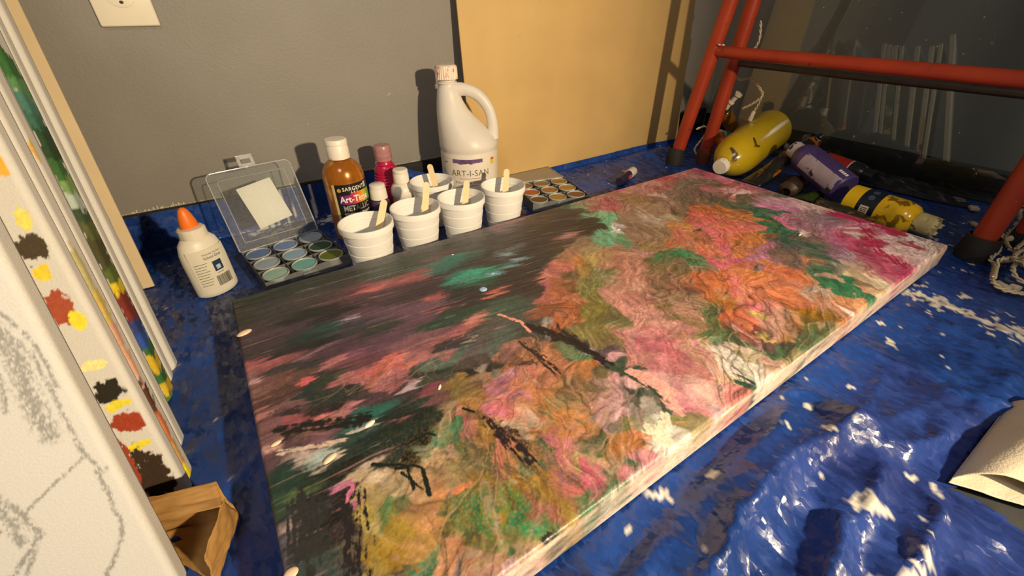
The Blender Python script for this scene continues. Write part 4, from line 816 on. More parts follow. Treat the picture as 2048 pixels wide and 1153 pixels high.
cup0 = None
for k, (wh, cx, cy) in enumerate(CUPS):
    t = thing('foam_cup', 'white foam cup ' + wh, 'cup', (cx, cy, .003), k * .7, 'foam cups along the painting')
    if cup0 is None: cup0 = lathe('cup_body', cup_prof(), M_foam, t, 56, deg=50)
    else:
        c = cup0.copy(); COL.objects.link(c); c.parent = t
def stick(k, top, bot, wh, face=0.):
    d = Vector(top) - Vector(bot); Ls = d.length
    o2 = []; n = 8; w_ = .0057
    for a in np.linspace(0, PI, n): o2.append((w_ * math.cos(a), Ls - w_ + w_ * math.sin(a)))
    for a in np.linspace(PI, 2 * PI, n): o2.append((w_ * math.cos(a), w_ + w_ * math.sin(a)))
    m_ = len(o2); V = [(a, -.0009, b) for a, b in o2] + [(a, .0009, b) for a, b in o2]
    F = [tuple(range(m_)), tuple(range(2 * m_ - 1, m_ - 1, -1))] + [(i, i + m_, (i + 1) % m_ + m_, (i + 1) % m_) for i in range(m_)]
    o = mobj('craft_stick', V, F, M_stick, None, False)
    aim(o, bot, top)
    # turn the flat side to the room
    yv = o.rotation_quaternion @ Vector((0, 1, 0)); want = Vector((math.sin(face), math.cos(face), 0)); ax = d.normalized()
    want = (want - ax * want.dot(ax)).normalized(); ang = math.atan2(ax.dot(yv.cross(want)), yv.dot(want))
    o.rotation_quaternion = Quaternion(ax, ang) @ o.rotation_quaternion
    return tag(o, 'wooden craft stick standing in the foam cup ' + wh, 'stick', 'craft sticks in the cups')
stick(0, (.1925, .676, .1145), (.140, .648, .0105), CUPS[0][0], .45)
stick(1, (.274, .685, .126), (.241, .660, .0105), CUPS[1][0], .35)
stick(2, (.325, .787, .122), (.338, .770, .0105), CUPS[2][0], .5)
stick(3, (.3515, .681, .114), (.320, .655, .0105), CUPS[3][0], .5)
stick(4, (.4445, .688, .117), (.419, .664, .0105), CUPS[4][0], .55)

# ------------------------------------------------------------------ bottles along the wall
M_wcap = mat('white_cap', 'ece2d2', rough=.4, var=.04); M_ink = mat('black_ink', (.012, .012, .013), rough=.4); M_winkt = mat('white_print', 'f2ece0', rough=.5); M_silver = mat('silver_print', 'a8a49c', rough=.35, metal=.3, var=.25, vscale=150)
VA = math.atan2(-.834, -.551)   # direction roughly towards the viewer, as an angle
def face_ang(x, y): return math.atan2(-y, -x)
# big jug
J = thing('medium_jug', 'big white plastic jug of pouring medium with a loop handle', 'jug', (.443, .838, .003), math.atan2(CAM_RIGHT.y, CAM_RIGHT.x))
M_jug = mat('milky_plastic', (.72, .67, .61), rough=.38, spec=.45, var=.05, vscale=18, sss=.1); smear(M_jug, 'd8a294', scale=16, thr=.70, soft=.12, seed=2)
jp = [(.0001, 0, 0), (.055, .0, 0), (.060, .004, 0), (.0622, .012, 0), (.0622, .118, 0), (.0612, .121, 0), (.0612, .124, 0), (.0628, .128, 0), (.0628, .136, 0), (.0590, .150, -.004), (.0495, .168, -.0135), (.0395, .186, -.0235), (.0325, .201, -.0300), (.0275, .216, -.0335), (.0240, .228, -.0352), (.0220, .237, -.0358), (.0198, .243, -.036), (.0180, .246, -.0365), (.0180, .250, -.0365), (.0202, .2505, -.0365), (.0202, .2535, -.0365), (.0172, .254, -.0365), (.0172, .268, -.0365)]
lathe('jug_body', [(r, z) for r, z, c in jp], M_jug, J, 56, cx=[c for r, z, c in jp], deg=60)
hp = smoothpath([(-.024, 0, .2370), (-.002, 0, .2385), (.025, 0, .2275), (.045, 0, .203), (.0530, 0, .173), (.0530, 0, .142)], 26)
tube('handle', hp, np.interp(np.linspace(0, 1, 26), [0, .2, .7, 1], [.0135, .0105, .0095, .0115]), M_jug, J, 18, flat=1.15)
M_jcap = mat('stained_cap', 'eddccb', rough=.45, var=.05); smear(M_jcap, 'd06a50', scale=110, thr=.58, soft=.08)
cp = lathe('screw_cap', [(.0001, .0265), (.0185, .0265), (.0212, .0245), (.0218, .021), (.0222, .001), (.0205, 0), (.0001, 0)], M_jcap, J, 96, rib=(30, .0005, .0005, .0215), deg=30); cp.location = (-.0365, 0, .2575)
M_jlab = mat('jug_label_print', 'e4dacb', rough=.5, var=.03)
JR = .0627; fa = -PI / 2 + .02
lb_ = band('label', JR, .014, .116, fa - 1.15, fa + 1.15, M_jlab, J, 40)
M_gink = mat('grey_ink', '57504c', rough=.5); M_rink = mat('red_ink', 'a0463c', rough=.5); M_pink_ = mat('purple_ink', '6a4f7c', rough=.5, var=.35, vscale=120); M_yink = mat('yellow_ink', 'e8c21e', rough=.5)
text_on('lettering', 'ART-I-SAN', .0185, M_gink, lb_, cyl_fn(JR + .0004, .078, fa + .08), bold=-.006, spacing=1.08, squeeze=.92)
band('red_rule', JR + .0004, .0722, .0732, fa - .30, fa + .40, M_rink, lb_, 16)
text_on('lettering', 'POURING MEDIUM', .0066, M_gink, lb_, cyl_fn(JR + .0004, .0615, fa + .10), spacing=1.35)
for k in range(6): band('fine_print', JR + .0004, .0562, .0578, fa - .10 + k * .07, fa - .06 + k * .07, M_gink, lb_, 4)
band('fine_print', JR + .0004, .104, .1056, fa - .90, fa - .76, M_gink, lb_, 5)
band('purple_paint_print', JR + .0004, .103, .1135, fa - .52, fa + .52, M_pink_, lb_, 40, 2, cut=lambda T, Z: np.where(Z > .11, .1135, .1075 - .0055 * fbm(T * 9, T * 0 + 2, 14)))
bpq = band('blue_swirl', JR + .0004, .06, .09, fa - 1.05, fa - .75, mat('pale_blue_ink', 'b8c6d6', rough=.5, var=.1), lb_, 10, 2, cut=lambda T, Z: np.where(Z > .075, .092 - 14e-3 * (T - fa + 1.05) / .3, .082 - 25e-3 * (T - fa + 1.05) / .3))
band('price_sticker', JR + .0005, .098, .109, fa + .86, fa + 1.02, M_yink, lb_, 6); band('price_sticker_top', JR + .0006, .107, .1115, fa + .86, fa + 1.02, mat('orange_ink', 'd2622a', rough=.5), lb_, 6)
for k in range(3): band('fine_print', JR + .0004, .032 - .005 * k, .0336 - .005 * k, fa + .35, fa + .85 - .1 * k, M_gink, lb_, 8)

# gold tempera bottle
B = thing('tempera_bottle', 'gold metallic tempera bottle with a black label and white cap', 'bottle', (.163, .808, .003), face_ang(.163, .808) + .12)
M_goldp = mat('gold_tempera', 'a8641a', rough=.24, metal=.3, var=.35, vscale=26, coat=.5); smear(M_goldp, 'dca636', scale=34, thr=.56, soft=.2)
lathe('bottle_body', [(.0001, 0), (.033, 0), (.0365, .004), (.037, .010), (.037, .112), (.0362, .124), (.0335, .135), (.028, .1445), (.0205, .151), (.0160, .1535), (.0155, .158)], M_goldp, B, 48)
M_gcap = mat('white_flip_cap', 'f0e6d8', rough=.4, var=.03); smear(M_gcap, 'c8842c', scale=38, thr=.64, soft=.04, seed=1.5)
cp = lathe('flip_cap', [(.0168, .1545), (.0192, .1548), (.0190, .1765), (.0184, .1775), (.0184, .1785), (.0193, .179), (.0190, .1862), (.0178, .1878), (.0001, .1884)], M_gcap, B, 40)
R_ = .0373
lab = band('label', R_, .030, .116, -.78, 1.25, M_ink, B, 36)
band('label_margin', R_ + .0002, .030, .116, -.82, -.68, mat('cream_print', 'd8c088', rough=.5), lab, 6)
def rain(T, Z):
    k = np.clip((T + .55) / 1.5, 0, 1)[:, None]; st = [hexl(h) for h in ('3a2050', '7a2a7a', 'b02858', 'd8602c', 'e8b020', '7aa038')]
    i = np.clip((k * 5), 0, 4.999); j = i.astype(int)[:, 0]; f = i - i.astype(int); A_ = np.array(st)
    return A_[j] * (1 - f) + A_[j + 1] * f
M_rain = attr_mat('rainbow_print', rough=.4, bump=0., grain=.02)
band('rainbow_band', R_ + .0003, .080, .099, -.55, 1.2, M_rain, lab, 40, 2, rain, cut=lambda T, Z: np.where(Z > .09, .0965 + .004 * (T > 0), .079))
text_on('lettering', 'SARGENT', .0095, M_winkt, lab, cyl_fn(R_ + .0004, .1045, .22), bold=.012, spacing=1.12, squeeze=.92)
text_on('lettering', 'ART', .005, M_winkt, lab, cyl_fn(R_ + .0004, .0995, .22), bold=.01, spacing=1.9)
text_on('lettering', 'Art-Time', .0165, M_winkt, lab, cyl_fn(R_ + .0006, .083, .20), bold=.022, squeeze=.88)
text_on('lettering', 'METALLIC', .0145, M_silver, lab, cyl_fn(R_ + .0004, .0665, .24), bold=.03, squeeze=.80)
text_on('lettering', 'TEMPERA PAINT', .0068, M_winkt, lab, cyl_fn(R_ + .0004, .0572, .24), bold=.012, spacing=1.1)
band('fine_print', R_ + .0004, .046, .049, .05, .5, M_winkt, lab, 8)
band('corner_flag', R_ + .0004, .104, .114, .78, .95, mat('flag_print', 'c8b8b8', rough=.5, var=.5, vscale=300), lab, 5)
sl = lathe('seal', [(.0001, .0004), (.0036, .0004), (.0036, 0)], mat('seal_gold', 'c89a2c', rough=.4), lab, 18); sl.rotation_euler = (0, PI / 2, -.48); sl.location = ((R_ + .0002) * math.cos(-.48), (R_ + .0002) * math.sin(-.48), .106)

# pink ribbed bottle
K = thing('pink_paint_bottle', 'hot pink ribbed squeeze bottle with a cloudy pink cap', 'bottle', (.262, .872, .003))
M_pinkp = mat('hot_pink_paint', 'b81c48', rough=.25, var=.2, vscale=30, coat=.4); smear(M_pinkp, '4a1020', scale=60, thr=.70, soft=.05)
pr = [(.0001, 0), (.022, 0), (.0245, .003)]
for k in range(15):
    z = .010 + k * .0058; rr = .0262 - .0035 * math.cos((z - .01) / .085 * 2 * PI) * .35 - max(0, (z - .07)) * .12
    pr += [(rr, z), (rr + .0013, z + .0018), (rr, z + .0040)]
pr += [(.0235, .101), (.0180, .108), (.0150, .112), (.0150, .121)]
lathe('bottle_body', pr, M_pinkp, K, 44, deg=70)
M_pcap = mat('cloudy_pink_plastic', 'd09a9a', rough=.3, var=.12, trans=.35, vscale=60)
lathe('cap', [(.0155, .1175), (.0172, .118), (.0172, .1225), (.0165, .123), (.0172, .1245), (.0170, .133), (.0160, .1335), (.0165, .1355), (.0163, .1465), (.0150, .148), (.0001, .148)], M_pcap, K, 36)
lathe('neck_ring', [(.0150, .1085), (.0190, .1095), (.0150, .1105)], M_pinkp, K, 30)

# small purple bottle
U_ = thing('craft_paint_bottle', 'small purple craft paint bottle with a white flip cap', 'bottle', (.216, .792, .003), face_ang(.216, .792))
M_purp = mat('purple_paint', '4a3656', rough=.3, var=.25, vscale=40, coat=.3)
lathe('bottle_body', [(.0001, 0), (.0165, 0), (.0185, .002), (.0188, .060), (.0180, .066), (.0160, .0695), (.0135, .071), (.0135, .074)], M_purp, U_, 36)
M_cracked = mat('worn_white_cap', 'ece4da', rough=.5, var=.05); smear(M_cracked, 'b08a90', scale=90, thr=.66, soft=.03)
lathe('flip_cap', [(.0150, .0715), (.0165, .072), (.0152, .0905), (.0148, .0915), (.0150, .0925), (.0144, .0985), (.0132, .0995), (.0001, .1)], M_cracked, U_, 36)
ul = band('label', .0191, .012, .058, -.9, .9, mat('purple_print', '3c3048', rough=.45, var=.1), U_, 20)
text_on('lettering', 'MyS', .0125, M_winkt, ul, cyl_fn(.0194, .044, .0), bold=-.004)

# white bottle with tan label
Wt = thing('craft_paint_bottle', 'round-shouldered white craft bottle with a tan label', 'bottle', (.272, .812, .003), face_ang(.272, .812))
M_wpl = mat('white_bottle_plastic', 'e6dfd2', rough=.35, var=.03)
lathe('bottle_body', [(.0001, 0), (.0215, 0), (.0235, .003), (.0235, .008), (.0220, .010), (.0220, .058), (.0238, .060), (.0242, .068), (.0228, .076), (.0190, .082), (.0140, .0855), (.0125, .0870), (.0125, .090)], M_wpl, Wt, 40)
lathe('flip_cap', [(.0142, .0865), (.0156, .087), (.0152, .104), (.0146, .105), (.0150, .1062), (.0146, .1115), (.0132, .1128), (.0001, .1132)], M_gcap, Wt, 36)
wl = band('label', .0223, .012, .057, -1.3, 1.3, mat('tan_print', 'b8925a', rough=.45, var=.12, vscale=90), Wt, 26)
for k in range(6): band('print_line', .0226, .018 + k * .006, .0196 + k * .006, -.9, .3 + .2 * (k % 3), mat('brown_print', '8a6430', rough=.5), wl, 10)

# glue bottle
Gl = thing('glue_bottle', 'white school glue bottle with an orange twist tip', 'bottle', (-.082, .738, .003), face_ang(-.082, .738) + PI / 2 + .35)
M_glue = mat('glue_white', 'e6e0d2', rough=.4, var=.03, sss=.1)
lathe('bottle_body', [(.0001, 0), (.027, 0), (.0305, .003), (.031, .008), (.031, .060), (.0300, .074), (.0262, .088), (.0200, .0955), (.0155, .0975), (.0150, .100)], M_glue, Gl, 48, squash=(1, .66))
lathe('collar', [(.0160, .0965), (.0186, .0965), (.0182, .1085), (.0165, .1105), (.0100, .1115), (.0001, .1116)], M_wcap, Gl, 72, rib=(36, .00035, .0968, .1086), deg=30)
M_or = mat('orange_tip', 'f07a26', rough=.4, var=.05)
lathe('twist_tip', [(.0118, .1112), (.0122, .113), (.0112, .121), (.0090, .130), (.0062, .1375), (.0035, .1405), (.0001, .1415)], M_or, Gl, 28, squash=(1, .8))
def oval(x, z): # front of the oval body
    a = x / .026; r = 1 / math.sqrt((math.sin(a) / .0315) ** 2 + (math.cos(a) / .0209) ** 2)
    return Vector((r * math.sin(a), -r * math.cos(a), z))
def opatch(nm, x0, x1, z0, z1, m, parent, off=0.):
    n = 12; V = []
    for z in (z0, z1):
        for x_ in np.linspace(x0, x1, n):
            v = oval(x_, z); v.xy *= 1 + off; V.append(v)
    return mobj(nm, V, grid_quads(n, 2), m, parent)
gp = opatch('label', -.030, .030, .014, .080, mat('glue_label', 'e2dccb', rough=.5, var=.02), Gl, .004)
def gtext(s, size, x, z, bold=0): return text_on('lettering', s, size, M_gink, gp, lambda a, b: Vector((*(oval(a + x, 0).xy * 1.012), z + b)), bold=bold)
gtext('Washable, No Run', .0042, .004, .0705); gtext('School Glue', .0062, .004, .0640, .01)
for k in range(9): opatch('fine_print', -.027, -.009 - .002 * (k % 3), .058 - k * .0045, .0588 - k * .0045, M_gink, gp, .011)
lg = opatch('logo_panel', -.001, .015, .041, .058, mat('navy_print', '22385e', rough=.5, var=.1), gp, .010); opatch('logo_shape', .003, .011, .0435, .0505, mat('pale_print', 'b8c4d0', rough=.5, var=.3, vscale=300), lg, .014)
opatch('fine_print', .001, .013, .037, .0378, M_gink, gp, .011)
xb = -.004
for k in range(22):
    wd_ = random.choice((.0004, .0006, .0010)); opatch('barcode_bar', xb, xb + wd_, .016, .033, M_ink, gp, .010); xb += wd_ + random.choice((.0004, .0006))

# ------------------------------------------------------------------ palette boxes with little pots
M_clear = plastic('clear_box_plastic', ior=1.2, fac=.10, rough=.1)
M_lidclear = plastic('clear_lid_plastic', ior=1.14, fac=.05, rough=.38)
def palette_box(label, loc, rz, lid_deg, potcols, potword, powder, S=.138, paper=False):
    t = thing('palette_box', label, 'palette box', loc, rz, 'clear palette boxes')
    H_ = .021; th = .0016; h2 = S / 2
    box('tray_floor', (-h2, -h2, 0), (h2, h2, th), M_clear, t)
    for lo, hi in (((-h2, -h2, th), (h2, -h2 + th, H_)), ((-h2, h2 - th, th), (h2, h2, H_)), ((-h2, -h2 + th, th), (-h2 + th, h2 - th, H_)), ((h2 - th, -h2 + th, th), (h2, h2 - th, H_))): box('tray_wall', lo, hi, M_clear, t)
    for k in (-1, 1):
        a = k * S / 6
        box('divider', (a - .0005, -h2 + th, th), (a + .0005, h2 - th, H_ - .002), M_clear, t); box('divider', (-h2 + th, a - .0005, th), (h2 - th, a + .0005, H_ - .002), M_clear, t)
    box('catch', (-.012, -h2 - .004, .008), (.012, -h2, .016), M_clear, t, bev=.001)
    # lid hinged on the far side: local y runs from the hinge outwards
    ldp = bpy.data.objects.new('lid_hinge', None)
    lid = mobj('lid', *rounded_plate(S, S, .010, .0014), M_lidclear, t, False)
    lid.location = (0, h2 - .001, H_ - .001); lid.rotation_euler = (math.radians(180 - lid_deg), 0, 0)
    bpy.data.objects.remove(ldp)
    rim = frame_loop(S, S, .010); tube('lid_rim', rim, .0013, M_lidrim, lid, 6, caps=False)
    rim2 = frame_loop(S * .80, S * .80, .004, S * .1, -.003); tube('lid_ridge', rim2, .0007, M_lidrim, lid, 5, caps=False)
    la_ = box('latch', (-.016, S - .001, -.010), (.016, S + .0015, .001), M_lidrim, lid, bev=.0006)
    for lo, hi in (((-.013, S + .001, -.003), (-.008, S + .02, -.001)), ((.008, S + .001, -.003), (.013, S + .02, -.001)), ((-.013, S + .014, -.003), (.013, S + .021, -.001)), ((-.013, S + .001, -.003), (.013, S + .006, -.001))): box('latch_tab', lo, hi, M_lidrim, la_)
    if paper:
        pp = box('paper_label', (-.030, -.038, 0), (.030, .038, .0003), M_paper, lid); pp.location = (.002, S * .52, -.0042); pp.rotation_euler = (0, 0, math.radians(8))
    names = ('front', 'middle', 'back'); cols = ('left', 'middle', 'right')
    M4 = Matrix.Translation(Vector(loc)) @ Matrix.Rotation(rz, 4, 'Z')
    for r in range(3):
        for c in range(3):
            hx, word = potcols[r][c]
            p = thing('pigment_pot', 'round %s pot, %s row, %s, in the %s box' % (word, names[r], cols[c], potword), 'pot', M4 @ Vector(((c - 1) * S / 3, (r - 1) * S / 3, th)), rz, 'pots in the %s box' % potword)
            pr_ = .0206
            m_ = mat('pigment_' + hx + ('p' if powder else ''), hx, rough=.45 if powder else .5, metal=.3 if powder else 0., var=.25 if powder else .10, vscale=260 if powder else 60, bump=.3 if powder else 0)
            body = lathe('pot_body', [(.0001, .0005), (pr_ * .86, .0005), (pr_ * .94, .0155), (pr_ * .93, .0155), (pr_ * .85, .0015), (.0001, .0015)], M_potc, p, 28)
            lathe('pigment', [(.0001, .0022), (pr_ * .84, .0022), (pr_ * .915, .0160), (.0001, .0168)], m_, p, 28)
            lathe('pot_rim', [(pr_ * .95, .0150), (pr_, .0160), (pr_ * .99, .0178), (pr_ * .94, .0184), (pr_ * .91, .0172), (pr_ * .91, .0160)], M_rimp, p, 32)
    return t
def rounded_plate(wd, dp, r, th):
    o2 = []
    for cx_, cy_, a0 in ((wd / 2 - r, dp - r, 0), (-wd / 2 + r, dp - r, 90), (-wd / 2 + .003, .003, 180), (wd / 2 - .003, .003, 270)):
        rr = r if a0 < 180 else .003
        for a in np.linspace(a0, a0 + 90, 6): o2.append((cx_ + rr * math.cos(math.radians(a)), cy_ + rr * math.sin(math.radians(a))))
    m_ = len(o2); V = [(a, b, 0) for a, b in o2] + [(a, b, -th) for a, b in o2]
    return V, [tuple(range(m_)), tuple(range(2 * m_ - 1, m_ - 1, -1))] + [(i, i + m_, (i + 1) % m_ + m_, (i + 1) % m_) for i in range(m_)]
def frame_loop(wd, dp, r, y0=0., z=-.0007):
    V, _ = rounded_plate(wd, dp, r, .001); n = len(V) // 2
    L_ = [(a, b + y0, z) for a, b, _z in V[:n]]; return L_ + [L_[0]]
M_lidrim = plastic('lid_edge_plastic', ior=1.5, fac=.42, rough=.1)
M_rimp = mat('frosted_rim', 'cfd4d2', rough=.3, var=.05, trans=.4)
M_potc = plastic('pot_plastic', ior=1.42, fac=.06, rough=.05)
M_paper = mat('white_paper', 'f0e9dc', rough=.7, var=.02)
palette_box('open clear palette box of blue and green pots with a paper label in its lid', (.041, .755, .003), math.radians(9), 115,
    [[('9cc0b4', 'pale teal'), ('6fb0ac', 'teal'), ('5f6a20', 'olive green')], [('9fb2c8', 'pale blue'), ('8fb0cc', 'light blue'), ('1e4a38', 'dark green')], [('6482bc', 'cornflower blue'), ('7490c8', 'soft blue'), ('8fa4c0', 'grey-blue')]], 'blue palette', False, paper=True)
palette_box('clear palette box of gold and copper powders beside the hardboard', (.602, .748, .003), math.radians(-14), 182,
    [[('6a4c22', 'dark bronze'), ('b08a3c', 'pale gold'), ('8a5a28', 'bronze')], [('b4642a', 'copper'), ('a87a2c', 'old gold'), ('b88c34', 'bright gold')], [('a8683a', 'rose copper'), ('9c7636', 'brass'), ('a8822c', 'yellow gold')]], 'gold palette', True)

# glue stick sized tube behind the painting
g = thing('paint_tube', 'small navy tube with a white cap behind the painting', 'tube')
aim(g, (.792, .708, .0145), (.885, .747, .0145), .6)
lathe('tube_body', [(.0001, 0), (.010, 0), (.0106, .002), (.0106, .066), (.0001, .067)], mat('navy_label', '2a2440', rough=.4, var=.1), g, 28)
lathe('cap', [(.0108, .066), (.0118, .0665), (.0118, .098), (.0105, .101), (.0001, .1015)], mat('white_tube_cap', 'ddd6ca', rough=.45), g, 28)
for a in (0, 2.1, 4.2): band('red_logo', .0108, .038, .060, a, a + 1.0, mat('red_logo_print', 'c04030', rough=.5, var=.2), g, 8)
band('cream_stripe', .0108, .004, .034, -2.6, -1.2, mat('cream_stripe_print', 'd0c4b0', rough=.5), g, 8)

# ------------------------------------------------------------------ pile of bottles and tubes by the ladder
Yb = thing('paint_jug', 'large yellow cylindrical paint bottle lying tilted on the pile', 'bottle'); aim(Yb, (1.268, .614, .095), (.980, .578, .040), 2.0)
M_yel = mat('yellow_paint_bottle', 'c2a418', rough=.22, spec=.5, var=.10, vscale=16, coat=.4); smear(M_yel, '5a4412', scale=15, thr=.655, soft=.02, seed=.4)
lathe('bottle_body', [(.0001, .002), (.044, .001), (.050, .000), (.0535, .004), (.054, .010), (.054, .170), (.0525, .190), (.0475, .210), (.038, .228), (.027, .240), (.0195, .246), (.0185, .252)], M_yel, Yb, 52)
lathe('screw_cap', [(.0170, .2505), (.0185, .251), (.0185, .266), (.0170, .269), (.0001, .2695)], M_wcap, Yb, 60, rib=(24, .0005, .251, .2685), deg=30)

def small_bottle(name, label, base, tip, r, L, m, mcap, roll=0, neck=.55, caph=.022, capr=.6, cat='bottle'):
    t = thing(name, label, cat); aim(t, base, tip, roll)
    lathe('bottle_body', [(.0001, 0), (r * .9, 0), (r, r * .1), (r, L * .70), (r * .96, L * .76), (r * .80, L * .83), (r * neck, L * .875), (r * neck, L * .90)], m, t, 36)
    lathe('cap', [(r * neck, L - caph), (r * capr, L - caph), (r * capr * .98, L - .002), (r * capr * .86, L), (.0001, L)], mcap, t, 32)
    return t
M_prp = mat('violet_bottle', '4a3a74', rough=.35, var=.2, vscale=30, coat=.2)
M_prc = mat('stained_white_cap', 'b8b0b4', rough=.5, var=.1); smear(M_prc, '2c2438', scale=55, thr=.54, soft=.04)
Pb = small_bottle('paint_bottle', 'violet paint bottle with a smeared white label lying across the pile', (1.094, .336, .046), (1.142, .487, .092), .033, .166, M_prp, M_prc, 0.)
M_pl = mat('smeared_white_label', 'a89aa8', rough=.45, var=.12, vscale=40); smear(M_pl, '3c3428', scale=40, thr=.56, soft=.06); smear(M_pl, '3a3070', scale=30, thr=.62, soft=.05, seed=4)
# which way round the label shows is fixed by the bottle's own axis
def up_ang(t, towards):
    q = t.rotation_quaternion.inverted(); v = q @ (Vector(towards) - Vector(t.location)); return math.atan2(v.y, v.x)
va = up_ang(Pb, (0, 0, .383))
pl_ = band('label', .0334, .004, .108, va - .75, va + .35, M_pl, Pb, 24)
for k in range(4): band('fine_print', .0336, .006 + k * .006, .0105 + k * .006, va + .62, va + .80, M_winkt, pl_, 4)

Y2 = thing('paint_bottle', 'half-empty yellow paint bottle with a dark label lying beside the painting', 'bottle'); aim(Y2, (1.070, .312, .0355), (1.052, .160, .0345), 0)
M_y2 = mat('thin_yellow_film', 'd0a818', rough=.2, var=.3, vscale=30, coat=.5); smear(M_y2, '7a5c10', scale=42, thr=.56, soft=.05); smear(M_y2, 'e2c85c', scale=30, thr=.66, soft=.1, seed=3)
lathe('bottle_body', [(.0001, 0), (.029, 0), (.032, .003), (.0322, .098), (.031, .106), (.027, .116), (.0205, .122), (.0165, .124), (.0165, .128)], M_y2, Y2, 44)
M_ragc = mat('paint_caked_cap', 'b8a878', rough=.6, var=.2, vscale=60); smear(M_ragc, '5a4c20', scale=60, thr=.58, soft=.06)
lathe('cap', [(.0175, .123), (.0195, .1235), (.0193, .150), (.0180, .153), (.0001, .153)], M_ragc, Y2, 36)
va = up_ang(Y2, (0, 0, .383))
yb = band('yellow_label', .0325, .002, .030, va - 1.7, va + 1.9, mat('yellow_label_print', 'e0b818', rough=.4), Y2, 30)
nb = band('navy_label', .0326, .028, .062, va - 1.5, va + 1.7, mat('navy_label_print', '161a2c', rough=.4, var=.2), Y2, 30)
wb = band('white_panel', .0329, .036, .052, va + .05, va + .95, mat('white_label_panel', 'c8beb0', rough=.5), nb, 12)
for k in range(7): band('fine_print', .0331, .038, .050, va + .16 + k * .1, va + .20 + k * .1, M_ink, wb, 3)
for k in (-.5, -.95):
    s_ = lathe('printed_seal', [(.0001, .0003), (.006, .0003), (.006, 0)], mat('seal_print', '3a4a5c', rough=.5, var=.3, vscale=200), nb, 18); s_.rotation_euler = (0, PI / 2, va + k); s_.location = (.0328 * math.cos(va + k), .0328 * math.sin(va + k), .045)
rg = random.Random(3); fv, ff = [], []
for k in range(26):
    a = rg.uniform(0, 2 * PI); n0 = len(fv); l_ = rg.uniform(.004, .009); w_ = .004
    for r_, z_, da in ((.0185, .150, -w_), (.0185, .150, w_), (.0190, .152 + l_, w_ * .3)): fv.append((r_ * math.cos(a + da / .0185), r_ * math.sin(a + da / .0185), z_))
    ff.append((n0, n0 + 1, n0 + 2))
mobj('torn_seal', fv, ff, mat('torn_seal_film', 'd0c49c', rough=.5), Y2, False)

def soft_tube(name, label, a, b, r, m, mcap=None, flat=.55, capl=.018, crimp=True, roll=0, cat='tube'):
    """metal paint tube: round at the cap end, pressed flat at the crimped end"""
    t = thing(name, label, cat); aim(t, a, b, roll); L = (Vector(b) - Vector(a)).length
    n = 26; seg = 24; th_ = np.linspace(0, 2 * PI, seg, endpoint=False); V = []
    for k in range(n):
        f = k / (n - 1); ry = r * (.12 + .88 * sstep(0, .55, f)) * flat / .55 if crimp else r
        rx = r * (1.25 - .25 * sstep(0, .6, f))
        dent = 1 + .16 * (vnoise(th_ * 2.2 + 5, th_ * 0 + f * 7 + len(label), 17) - .5) * 2
        V.append(np.stack([rx * np.cos(th_) * dent, min(ry, r) * np.sin(th_) * dent, np.full(seg, f * L)], 1))
    V = np.concatenate(V); F = [tuple(q) for q in grid_quads(seg, n, True)] + [tuple(range(seg))[::-1], tuple(range((n - 1) * seg, n * seg))]
    mobj('tube_body', V, F, m, t)
    lathe('shoulder', [(r, L), (r * .5, L + r * .35), (r * .45, L + r * .5)], m, t, 24)
    if mcap: lathe('cap', [(r * .62, L + r * .4), (r * .66, L + r * .42), (r * .56, L + capl), (.0001, L + capl + .001)], mcap, t, 20)
    return t
M_bk = mat('black_gloss_tube', (.02, .018, .016), rough=.2, var=.3, coat=.5); smear(M_bk, 'b06c14', scale=24, thr=.53, soft=.10); smear(M_bk, '3a5060', scale=30, thr=.68, soft=.05, seed=6)
M_bkc = mat('black_cap', (.02, .02, .02), rough=.3)
soft_tube('paint_tube', 'glossy black and gold paint tube under the big yellow bottle', (1.016, .499, .026), (1.262, .497, .088), .018, M_bk, M_bkc, .55, .03)
M_brt = mat('brown_metal_tube', '4a3c2e', rough=.45, metal=.3, var=.3, vscale=40)
soft_tube('paint_tube', 'crumpled brown metal tube pointing at the painting', (1.165, .452, .026), (1.058, .432, .020), .021, M_brt, None, .5)
M_grt = mat('green_tube_paint', '2c3a16', rough=.4, var=.35, vscale=50); smear(M_grt, '5a6a20', scale=50, thr=.6, soft=.1)
M_pcream = mat('cream_cap', 'c8c488', rough=.45)
soft_tube('paint_tube', 'dark green paint tube with a cream cap', (1.035, .398, .015), (1.098, .380, .016), .0115, M_grt, M_pcream, .55, .018)
M_mlt = mat('paint_smeared_tube', '2c2a20', rough=.4, var=.35, vscale=40); smear(M_mlt, '2c4a6a', scale=38, thr=.60, soft=.06); smear(M_mlt, '6a4a20', scale=44, thr=.58, soft=.08, seed=2)
soft_tube('paint_tube', 'paint-smeared dark tube squeezed between the painting and the yellow bottle', (1.012, .242, .028), (1.016, .350, .026), .0150, M_mlt, None, .5)
M_rt = mat('red_tube_label', 'b02a1c', rough=.4, var=.12)
rt = small_bottle('paint_bottle', 'black bottle with a red label half hidden behind the violet bottle', (1.262, .478, .052), (1.236, .335, .044), .0215, .148, M_bkc, M_bkc, 0, caph=.03, capr=.75)
va = up_ang(rt, (0, 0, .383)); rl = band('red_label', .0218, .030, .092, va - 1.3, va + 1.3, M_rt, rt, 20); band('white_edge', .0219, .091, .094, va - 1.3, va + 1.3, M_wcap, rl, 20)
sl = lathe('sun_print', [(.0001, .0003), (.005, .0003), (.005, 0)], M_yink, rl, 14); sl.rotation_euler = (0, PI / 2, va + .2); sl.location = (.0219 * math.cos(va + .2), .0219 * math.sin(va + .2), .070)
